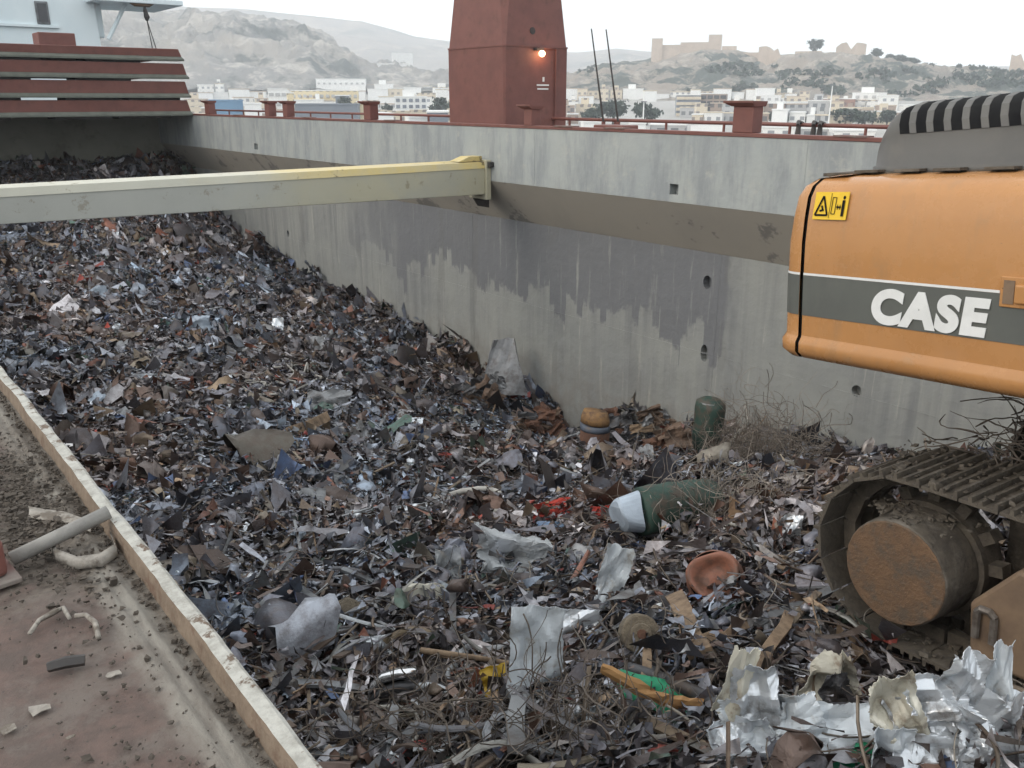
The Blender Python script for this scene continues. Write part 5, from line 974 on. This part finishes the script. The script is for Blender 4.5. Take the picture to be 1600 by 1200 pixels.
# ------------------------------------------------------------------ harbour, town and hills
def bldmat(name, c, win, wsc=(.34, .31), mort=.55):
    m, n, p = newmat(name); v = objc(n); sx = N(n, 'ShaderNodeSeparateXYZ'); L(n, v, sx.inputs[0]); cb = N(n, 'ShaderNodeCombineXYZ'); L(n, mth(n, 'ADD', sx.outputs[0], sx.outputs[1]), cb.inputs[0]); L(n, sx.outputs[2], cb.inputs[1])
    b = N(n, 'ShaderNodeTexBrick'); b.offset = 0; b.inputs['Scale'].default_value = 1; b.inputs['Brick Width'].default_value = 3.4; b.inputs['Row Height'].default_value = 3.2; b.inputs['Mortar Size'].default_value = mort*1.7; b.inputs['Mortar Smooth'].default_value = .0
    for i, q in enumerate((win, tuple(x*.8 for x in win), c)): b.inputs[i+1].default_value = (*q, 1)
    L(n, cb.outputs[0], b.inputs[0]); L(n, mixc(n, ramp(n, noise(n, v, .12, 4, .6), .35, .7), b.outputs[0], mixc(n, .12, b.outputs[0], (.25,.22,.2))), p.inputs['Base Color']); p.inputs['Roughness'].default_value = .8
bldmat('town_white', (.74,.73,.70), (.30,.31,.33)); bldmat('town_cream', (.60,.52,.40), (.25,.22,.2)); bldmat('town_brown', (.33,.25,.20), (.12,.11,.11), mort=.45); bldmat('town_grey', (.42,.42,.42), (.16,.17,.18), mort=.45); bldmat('town_brick', (.30,.16,.12), (.16,.10,.09)); bldmat('town_yellow', (.66,.55,.34), (.30,.25,.2))
mat('plain_white', (.76,.76,.74), (.70,.70,.69), rough=.7, scale=.1, bs=0); mat('plain_blue', (.13,.25,.38), (.11,.21,.33), rough=.6, scale=.1, bs=0); mat('plain_slate', (.17,.19,.22), (.14,.16,.19), rough=.7, scale=.1, bs=0)
mat('quay', (.36,.35,.33), (.30,.29,.27), rough=.9, scale=.02, bs=0); mat('water', (.03,.06,.075), (.035,.065,.08), rough=.12, scale=.05, bs=.2, bd=.1)
mat('castle', (.50,.41,.335), (.42,.34,.275), rough=.9, scale=.2, bs=.3, bd=.4); mat('town_trunk', (.10,.08,.06), rough=.9, bs=0)
mat('leaf', (.042,.062,.042), (.028,.042,.032), rough=.8, scale=.6, bs=0)
tag(MB().add([(-2600,-2600,0),(2600,-2600,0),(2600,2600,0),(-2600,2600,0)], [(0,1,2,3)]).build('water', 'water'), kind='structure')
def hdir(px): d = ray(px, 155); d = d[:2]/math.hypot(d[0], d[1]); return d
def zof(px, py, D): return far(px, py, D)[2]
PXS = np.arange(-260, 1861, 20)
def strip(name, m, rows, kind='structure'):
    # rows: list of (distance, height or function of px)
    G = np.array([[(*(hdir(px)*D), (h(px) if callable(h) else h)) for D, h in rows] for px in PXS]); return tag(MB().grid(G).build(name, m, smooth=True), kind=kind)
strip('quay', 'quay', [(150, -.5), (150.01, .6), (330, .8), (400, 1.2), (470, 4), (560, 9), (640, 13), (780, 22), (2500, 24)])
def hillmat(name, a, b, c, g, sc, gl=.52, gh=.62):
    m, n, p = newmat(name); v = objc(n); col = mixc(n, ramp(n, noise(n, v, sc, 8, .7), .38, .62), a, b); col = mixc(n, ramp(n, noise(n, v, sc*3.1, 7, .75, (1, 1, 1.6)), .50, .60), col, c)
    col = mixc(n, ramp(n, noise(n, v, sc*1.4, 8, .7), gl, gh), col, g); L(n, col, p.inputs['Base Color']); p.inputs['Roughness'].default_value = .95; bump(n, p, noise(n, v, sc*4, 8, .75), 1., 6.)
hillmat('hill_rock', (.34,.315,.285), (.25,.245,.24), (.46,.43,.39), (.13,.14,.135), .013, .52, .60); hillmat('hill_far', (.30,.27,.245), (.25,.235,.22), (.36,.32,.28), (.19,.19,.175), .006); hillmat('hill_castle', (.34,.285,.235), (.26,.23,.20), (.44,.39,.33), (.085,.10,.085), .018, .50, .56)
def hill(name, m, ridge, D0, D1, D2, py0, rough_, seed, freq, prof=1.0, back=.6, nx=420, nr=84):
    rx, ry = zip(*ridge); pxs = np.linspace(min(rx), max(rx), nx); G = np.zeros((nx, nr, 3))
    for i, px in enumerate(pxs):
        d = hdir(px); zr_ = far(px, float(np.interp(px, rx, ry)), D1)[2]; z0 = far(px, py0, D0)[2] if py0 else 8
        for j in range(nr):
            t = j/(nr-1)
            if t < .75: s_ = t/.75; D = D0+(D1-D0)*s_; z = z0+(zr_-z0)*s_**prof
            else: s_ = (t-.75)/.25; D = D1+(D2-D1)*s_; z = zr_+(z0-zr_)*s_**1.6*back
            G[i, j] = (d[0]*D, d[1]*D, z)
    X, Y = G[..., 0], G[..., 1]; rid = 1-np.abs(fbm(X*freq+seed, Y*freq, 5, .55)*2-1); s_ = np.clip(np.arange(nr)/(nr-1)/.75, 0, 1); env = np.where(s_ < 1, np.sin(s_*math.pi*.97)**.8, .1)
    G[..., 2] += (rid-.72)*rough_*env[None]+(fbm(X*freq*5, Y*freq*5+seed, 4, .6)-.5)*rough_*.34*np.maximum(env[None], .2)
    return tag(MB().grid(G).build(name, m, smooth=True), kind='structure')
hill('far_hill', 'hill_far', [(-260,5),(200,6),(300,10),(400,16),(500,27),(570,33),(610,45),(650,57),(700,65),(800,77),(900,82),(960,74),(1000,79),(1100,90),(1300,104),(1500,104),(1860,110)], 1300, 2050, 2500, 140, 38, 3, .0035, 1.2)
hill('rocky_hill', 'hill_rock', [(-260,12),(170,14),(300,19),(400,29),(450,39),(490,50),(525,72),(560,96),(590,113),(640,128),(720,142)], 640, 1000, 1250, 140, 58, 9, .012, .8)
hill('castle_hill', 'hill_castle', [(820,136),(880,122),(940,104),(1000,95),(1040,84),(1080,80),(1140,80),(1200,87),(1260,82),(1320,84),(1380,95),(1430,102),(1500,110),(1600,116),(1860,122)], 560, 800, 1000, 160, 26, 21, .018, .9)
# buildings
BN = 0
def building(px0, px1, pyt, pyb, D, m, label, roof='plain_white', wins=None, depth=None, group=None, pent=False, cat='building', name='town_building'):
    a = far(px0, pyb, D); b = far(px1, pyb, D); W = float(np.hypot(*(b-a)[:2])); zt = far((px0+px1)/2, pyt, D)[2]; z0 = min(a[2], b[2])-6; dp = depth or max(8, W*.6); c_ = (a+b)/2
    e = empty(name, (c_[0], c_[1], z0)); e.rotation_euler = (0, 0, math.atan2(b[1]-a[1], b[0]-a[0])+RNG.uniform(-.12, .12)); tag(e, label, cat, group); H_ = zt-z0
    body_ = MB().box((-W/2, 0, 0), (W/2, dp, H_)).build('walls', m, e)
    MB().box((-W/2-.2, -.2, H_+.02), (W/2+.2, dp+.2, H_+.45)).build('roof', roof, e)
    if pent: MB().box((-W*.25, dp*.25, H_+.46), (W*.12, dp*.7, H_+3)).build('roof_hut', m, e)
    if wins:
        nx_, nz_, w_, h_, mw_ = wins; zz0 = far((px0+px1)/2, pyb, D)[2]-z0
        wm = MB().box((-w_/2, -.25, -h_/2), (w_/2, .3, h_/2)).mesh('window', mw_)
        for i in range(nx_):
            for k in range(nz_): o = bpy.data.objects.new('window', wm); COL.objects.link(o); o.parent = e; o.location = (-W/2+W*(i+.5)/nx_, -.06, zz0+(H_-zz0)*(k+.5)/nz_)
    return e
# large ones first
building(1056,1092,149,192,430,'plain_slate','grey brown apartment block with rows of pale balconies, left half, right of the dark trees',wins=(3,5,4.2,1.3,'town_cream'))
building(1092,1132,147,192,436,'town_brown','brown apartment block with rows of dark windows, left of the largest red stopper',wins=(4,5,2.4,1.5,'glass_dark'))
building(1268,1332,155,190,470,'town_brick','dark red brick block left of the white tower building',wins=(5,2,2.2,1.6,'town_brown'))
building(1330,1382,146,178,480,'plain_white','white stepped apartment building left of the excavator hood',wins=(4,3,1.8,1.3,'town_grey'),pent=True)
building(1182,1216,150,190,455,'plain_white','white building just right of the largest red stopper',wins=(3,4,1.6,1.2,'town_grey'))
building(1222,1262,160,190,450,'plain_white','low white building left of the dark red brick block',wins=(4,2,1.6,1.2,'town_grey'))
building(495,572,124,150,640,'plain_white','long white terraced building at the foot of the rocky hill',wins=(9,2,1.6,1.2,'town_grey'))
building(590,640,100,125,760,'plain_white','white block group climbing the slope left of the crane pedestal',wins=(6,2,1.6,1.2,'town_grey'))
building(613,645,83,92,900,'plain_white','lone white house high on the slope left of the crane pedestal')
building(618,668,152,190,380,'plain_white','white harbour building with stepped top left of the crane pedestal',wins=(5,4,1.6,1.3,'plain_slate'),pent=True)
building(330,382,158,186,300,'plain_blue','blue warehouse just right of the hatch cover stack','plain_blue')
building(384,410,163,190,290,'plain_white','small white shed right of the blue warehouse')
building(422,452,140,186,420,'plain_white','white block behind the pair of red stoppers',wins=(3,3,2,1.4,'town_grey'))
building(452,462,146,190,400,'town_yellow','narrow yellow building right of the pair of red stoppers')
building(462,560,164,195,300,'plain_slate','long dark slate roofed shed behind the railing','plain_slate')
building(560,575,160,192,310,'town_yellow','small yellow building behind the red stopper left of the pedestal')
building(455,560,142,158,470,'town_yellow','long yellow building behind the slate shed',wins=(12,1,1.6,1.4,'town_grey'))
building(525,545,150,168,400,'plain_slate','dark grey block in front of the long yellow building')
for i, (a, b, t) in enumerate(((590,616,180),(668,700,176),(640,668,184),(912,944,192),(985,1008,194),(1015,1070,196),(1078,1130,194),(1190,1240,200),(1245,1300,202),(1300,1366,205))):
    building(a, b, t, t+22, 215+6*(i % 3), ['plain_white','plain_slate','plain_white','plain_white','plain_white','town_grey','plain_white','town_white','town_grey','town_white'][i], ['white van box','slate shed','low white store','white cabin','second white cabin','grey port shed','white port shed','pale glazed hall','grey glazed hall','long pale hall'][i]+' on the quay '+['left of the pedestal','beside the pedestal','right behind the railing','right of the pedestal','at the foot of the two rods','right of the two rods','left of the largest stopper','right of the largest stopper','behind the tied ropes','left of the excavator hood'][i], depth=14)
# streets of small houses in rows up the slope
k = 0; HS = {}
for D, y0, y1, xa, xb, nb, mats_ in ((350,172,190,300,1420,34,('town_white','town_cream','plain_white','town_brown','town_grey')),(410,158,180,300,1420,34,('town_white','town_cream','town_white','town_brown','town_grey')),(470,150,170,290,1400,40,('town_white','plain_white','town_cream','town_white','town_brick')),(560,138,156,300,1250,40,('plain_white','town_white','town_cream','plain_white')),(640,130,146,310,1080,30,('plain_white','town_white','plain_white'))):
    x = xa
    while x < xb:
        wd_ = RNG.uniform(14, 38)*(470/D)**.5; gapx = RNG.uniform(-2, 5)
        if not (D < 500 and 925 < x < 1050): 
            top = RNG.uniform(y0, y0+(y1-y0)*.55); mm = mats_[RNG.integers(len(mats_))]
            zone = 'left of the crane pedestal' if x < 690 else ('behind the crane pedestal' if x < 895 else ('below the castle' if x < 1180 else 'left of the excavator hood'))
            rowi = {350:'front', 410:'second', 470:'third', 560:'fourth', 640:'uppermost'}[D]; k += 1
            look = {'town_white':'windowed white house','plain_white':'plain white house','town_cream':'cream house','town_brown':'brown apartment house','town_grey':'grey apartment house','town_brick':'reddish brick house'}[mm]
            HS.setdefault((look, rowi, zone), []).append(building(x, x+wd_, top, y1+4, D+RNG.uniform(-15, 15), mm, look, roof=['plain_white','town_cream','castle'][RNG.integers(3)], group=look+', '+rowi+' row '+zone, pent=RNG.random() < .3))
        x += wd_+gapx
ORD = ['leftmost', 'second', 'third', 'fourth', 'fifth', 'sixth', 'seventh', 'eighth', 'ninth', 'tenth', 'eleventh', 'twelfth', 'thirteenth', 'fourteenth', 'fifteenth', 'sixteenth', 'seventeenth', 'eighteenth', 'nineteenth', 'twentieth']
for (look, rowi, zone), lst in HS.items():
    for i, o in enumerate(lst): o['label'] = (ORD[min(i, 19)]+' ' if len(lst) > 1 else '')+look+' in the '+rowi+' row '+zone
# castle
cs = empty('hill_castle_walls', far(1110, 90, 790)); tag(cs, 'sandstone castle with square keep and walls along the hilltop', 'castle'); cin = -Vector(cs.location)
def blk(px0, px1, pyt, pyb, D, name, dp=8, m='castle', jag=False, parent=cs):
    a = far(px0, pyb, D); b = far(px1, pyb, D); zt = far((px0+px1)/2, pyt, D)[2]; d = hdir((px0+px1)/2); z0 = min(a[2], b[2])-4; bb = MB(); A, B = a[:2], b[:2]; Q = [A, B, B+d*dp, A+d*dp]
    if jag:
        n_ = 7; tops = zt-(zt-z0-4)*.55*np.abs(RNG.normal(0, .5, n_)); tops[n_//3] = zt
        for i in range(n_-1):
            P0 = A+(B-A)*i/(n_-1); P1 = A+(B-A)*(i+1)/(n_-1)-(B-A)*.002; q = [P0, P1, P1+d*dp, P0+d*dp]; bb.add([(*v, z0) for v in q]+[(*q[0], tops[i]), (*q[1], tops[i+1]), (*q[2], tops[i+1]), (*q[3], tops[i])], [(0,3,2,1),(4,5,6,7),(0,1,5,4),(1,2,6,5),(2,3,7,6),(3,0,4,7)])
    else: bb.add([(*v, z0) for v in Q]+[(*v, zt) for v in Q], [(0,3,2,1),(4,5,6,7),(0,1,5,4),(1,2,6,5),(2,3,7,6),(3,0,4,7)])
    o = bb.build(name, m, parent)
    if parent is cs: o.location = cin
    return o
blk(1017,1034,60,98,770,'round_tower',7); blk(1106,1127,54,80,800,'keep',12); blk(1034,1062,70,94,772,'curtain_wall',3); blk(1062,1106,66,92,785,'curtain_wall',3); blk(1127,1150,72,90,790,'curtain_wall',4); blk(1150,1186,82,96,775,'curtain_wall',4)
blk(1184,1220,72,96,770,'bastion',8,jag=True); blk(1240,1282,80,104,760,'bastion',9); blk(1305,1352,66,90,790,'ruin',6,jag=True); blk(1282,1305,82,100,770,'curtain_wall',4)
for (a, b, t, bt, lab) in ((1576,1620,84,112,'ruined sandstone tower on the ridge above the excavator hood'),(1508,1528,112,150,'small sandstone tower on the slope above the excavator hood'),(1485,1508,112,128,'low sandstone wall left of the small slope tower'),(1528,1562,120,140,'long pale sandstone wall right of the small slope tower')):
    o = blk(a, b, t, bt, 720, 'stone_ruin', 6, parent=None, jag=(a != 1508)); tag(o, lab, 'ruin')
# trees
def tree(px, pyt, pyb, wpx, D, label, group, seed, nm='harbour_tree', n_=900):
    g_ = np.random.default_rng(seed); b0_ = far(px, pyb, D); zt = far(px, pyt, D)[2]; W = wpx*D/1412; H_ = zt-b0_[2]; e = empty(nm, b0_); tag(e, label, 'tree', group)
    pts_ = [(0,0,-3), (.02*W,0,H_*.3), (0,.03*W,H_*.6)]; t_ = MB().tube(pts_, [W*.05, W*.04, W*.02], 6)
    for k in range(4): a = k*1.6; t_.tube([(0,0,H_*.3), (math.cos(a)*W*.25, math.sin(a)*W*.25, H_*.6)], [W*.025, W*.01], 5)
    t_.build('trunk', 'town_trunk', e); cl = g_.normal(0, 1, (16, 3)); cl /= np.linalg.norm(cl, axis=1)[:, None]; cl *= g_.uniform(.4, .85, (16, 1)); c_ = cl[g_.integers(16, size=n_)]+g_.normal(0, .17, (n_, 3))
    c_ = c_*np.array([W*.5, W*.5, H_*.42])+np.array([0, 0, H_*.58]); s_ = W*.045; V = []; 
    q = g_.normal(0, 1, (n_, 2, 3)); q /= np.linalg.norm(q, axis=2, keepdims=True); A, B = q[:, 0]*s_, q[:, 1]*s_; V = np.stack([c_-A-B, c_+A-B, c_+A+B, c_-A+B], 1).reshape(-1, 3)
    bb = MB(); bb.v = [tuple(map(float, v)) for v in V]; bb.f = [(4*i, 4*i+1, 4*i+2, 4*i+3) for i in range(n_)]; bb.build('crown', 'leaf', e, fixn=False)
T = [(958,154,190,50,330,'tall dark round tree behind the two thin rods'),(1010,161,190,46,335,'dark round tree right of the two thin rods'),(925,170,192,40,325,'low dark tree between the pedestal and the two thin rods'),(686,152,186,34,340,'dark tree just left of the crane pedestal'),(540,150,172,24,380,'dark tree behind the slate shed'),(606,162,182,18,390,'small dark tree left of the white harbour building'),
    (1320,170,196,44,350,'dark tree before the red brick block'),(1350,172,198,38,345,'dark tree before the white stepped building'),(1250,176,196,34,360,'green tree before the low white building'),(1205,176,194,20,360,'small green tree right of the largest stopper'),(1385,172,196,30,350,'green tree at the edge of the excavator hood'),
    (1273,60,84,22,780,'lone dark round tree on the castle ridge'),(1369,76,92,18,770,'small pointed tree on the castle ridge'),(1388,84,96,14,765,'low round bush tree right of the pointed tree'),(1405,86,100,22,760,'dark tree in the row on the ridge, left end'),(1425,89,104,22,758,'dark tree in the row on the ridge, right end'),(1448,98,112,20,755,'low tree on the ridge right of the tree row'),(1475,104,118,20,750,'low tree on the ridge above the small slope tower'),
    (1465,118,150,60,700,'wide dark tree clump on the slope left of the small slope tower'),(1085,92,112,44,740,'dark tree clump below the castle keep'),(1120,90,112,36,742,'dark tree clump under the keep, right one'),(1055,96,114,36,742,'dark tree clump below the round tower')]
for i, q in enumerate(T): tree(*q[:5], q[5], 'trees of the far shore', 50+i)
# scrub on the slopes, one mass
cv = []
def scrub(n_, pxa, pxb, ya, yb, D, sz):
    for i in range(n_):
        px = RNG.uniform(pxa, pxb); py = RNG.uniform(ya, yb); f_ = fbm(px*.03, py*.08, 3)
        if f_ < .48: continue
        p = far(px, py, D+(ya-py)*-1.*4.2*-1); 
        cv.append((p, RNG.uniform(.6, 1.5)*sz))
dgc = bpy.context.evaluated_depsgraph_get(); bpy.context.view_layer.update()
def drop(px, py):
    d = Vector(ray(px, py)).normalized(); r_ = SC.ray_cast(bpy.context.evaluated_depsgraph_get(), Vector((0,0,EYE))+d*200, d); return r_
dg_ = bpy.context.evaluated_depsgraph_get(); bb = MB(); V = []
for i in range(2600):
    px = RNG.uniform(880, 1600); py = RNG.uniform(92, 150); band_ = fbm(px*.02+5, py*.05, 3)+.25*math.exp(-((py-(108+(px-1040)*.03))/12)**2)
    if band_ < .665: continue
    d = Vector(ray(px, py)).normalized(); ok, loc, nr_, idx, ob, mx = SC.ray_cast(dg_, Vector((0,0,EYE))+d*240, d)
    if not ok or ob.name != 'castle_hill': continue
    s_ = RNG.uniform(.9, 2.2)
    for k in range(7):
        c_ = np.array(loc)+RNG.normal(0, 1, 3)*s_*np.array([.6,.6,.35])+np.array([0,0,s_*.3]); q = RNG.normal(0, 1, (2, 3)); q /= np.linalg.norm(q, axis=1)[:, None]; A, B = q*s_*.55; V += [c_-A-B, c_+A-B, c_+A+B, c_-A+B]
bb.v = [tuple(map(float, v)) for v in V]; bb.f = [(4*i, 4*i+1, 4*i+2, 4*i+3) for i in range(len(V)//4)]
tag(bb.build('slope_scrub', 'leaf', fixn=False), 'dark green scrub covering the castle hill slope', 'scrub', kind='stuff')
# harbour lamp masts
for px, pt, lab in ((1004,160,'slim harbour light mast between the dark trees'),(1293,134,'slim light mast before the red brick block')):
    a = far(px, 205, 300); zt = far(px, pt, 300)[2]; e = empty('light_mast', a); tag(e, lab, 'mast'); MB().tube([(0,0,-3),(0,0,zt-a[2])], [.3,.18], 6).build('pole', 'plain_white', e); MB().cbox((0,0,zt-a[2]+.2), (2.4,.5,.35)).build('lamp_head', 'steel_grey', e)
# ------------------------------------------------------------------ haze
hz = MB().box((-2700,-2700,-1.5),(2700,2700,290)).build('haze', None); tag(hz, 'pale even haze over harbour and hills', 'haze', kind='stuff')
m = bpy.data.materials.new('haze'); m.use_nodes = True; n = m.node_tree; n.nodes.clear(); o = n.nodes.new('ShaderNodeOutputMaterial'); pv = n.nodes.new('ShaderNodeVolumePrincipled')
pv.inputs['Color'].default_value = (.92,.96,1,1); pv.inputs['Density'].default_value = .00045; pv.inputs['Anisotropy'].default_value = .3; n.links.new(pv.outputs[0], o.inputs['Volume']); hz.data.materials.append(m); hz.display_type = 'WIRE'
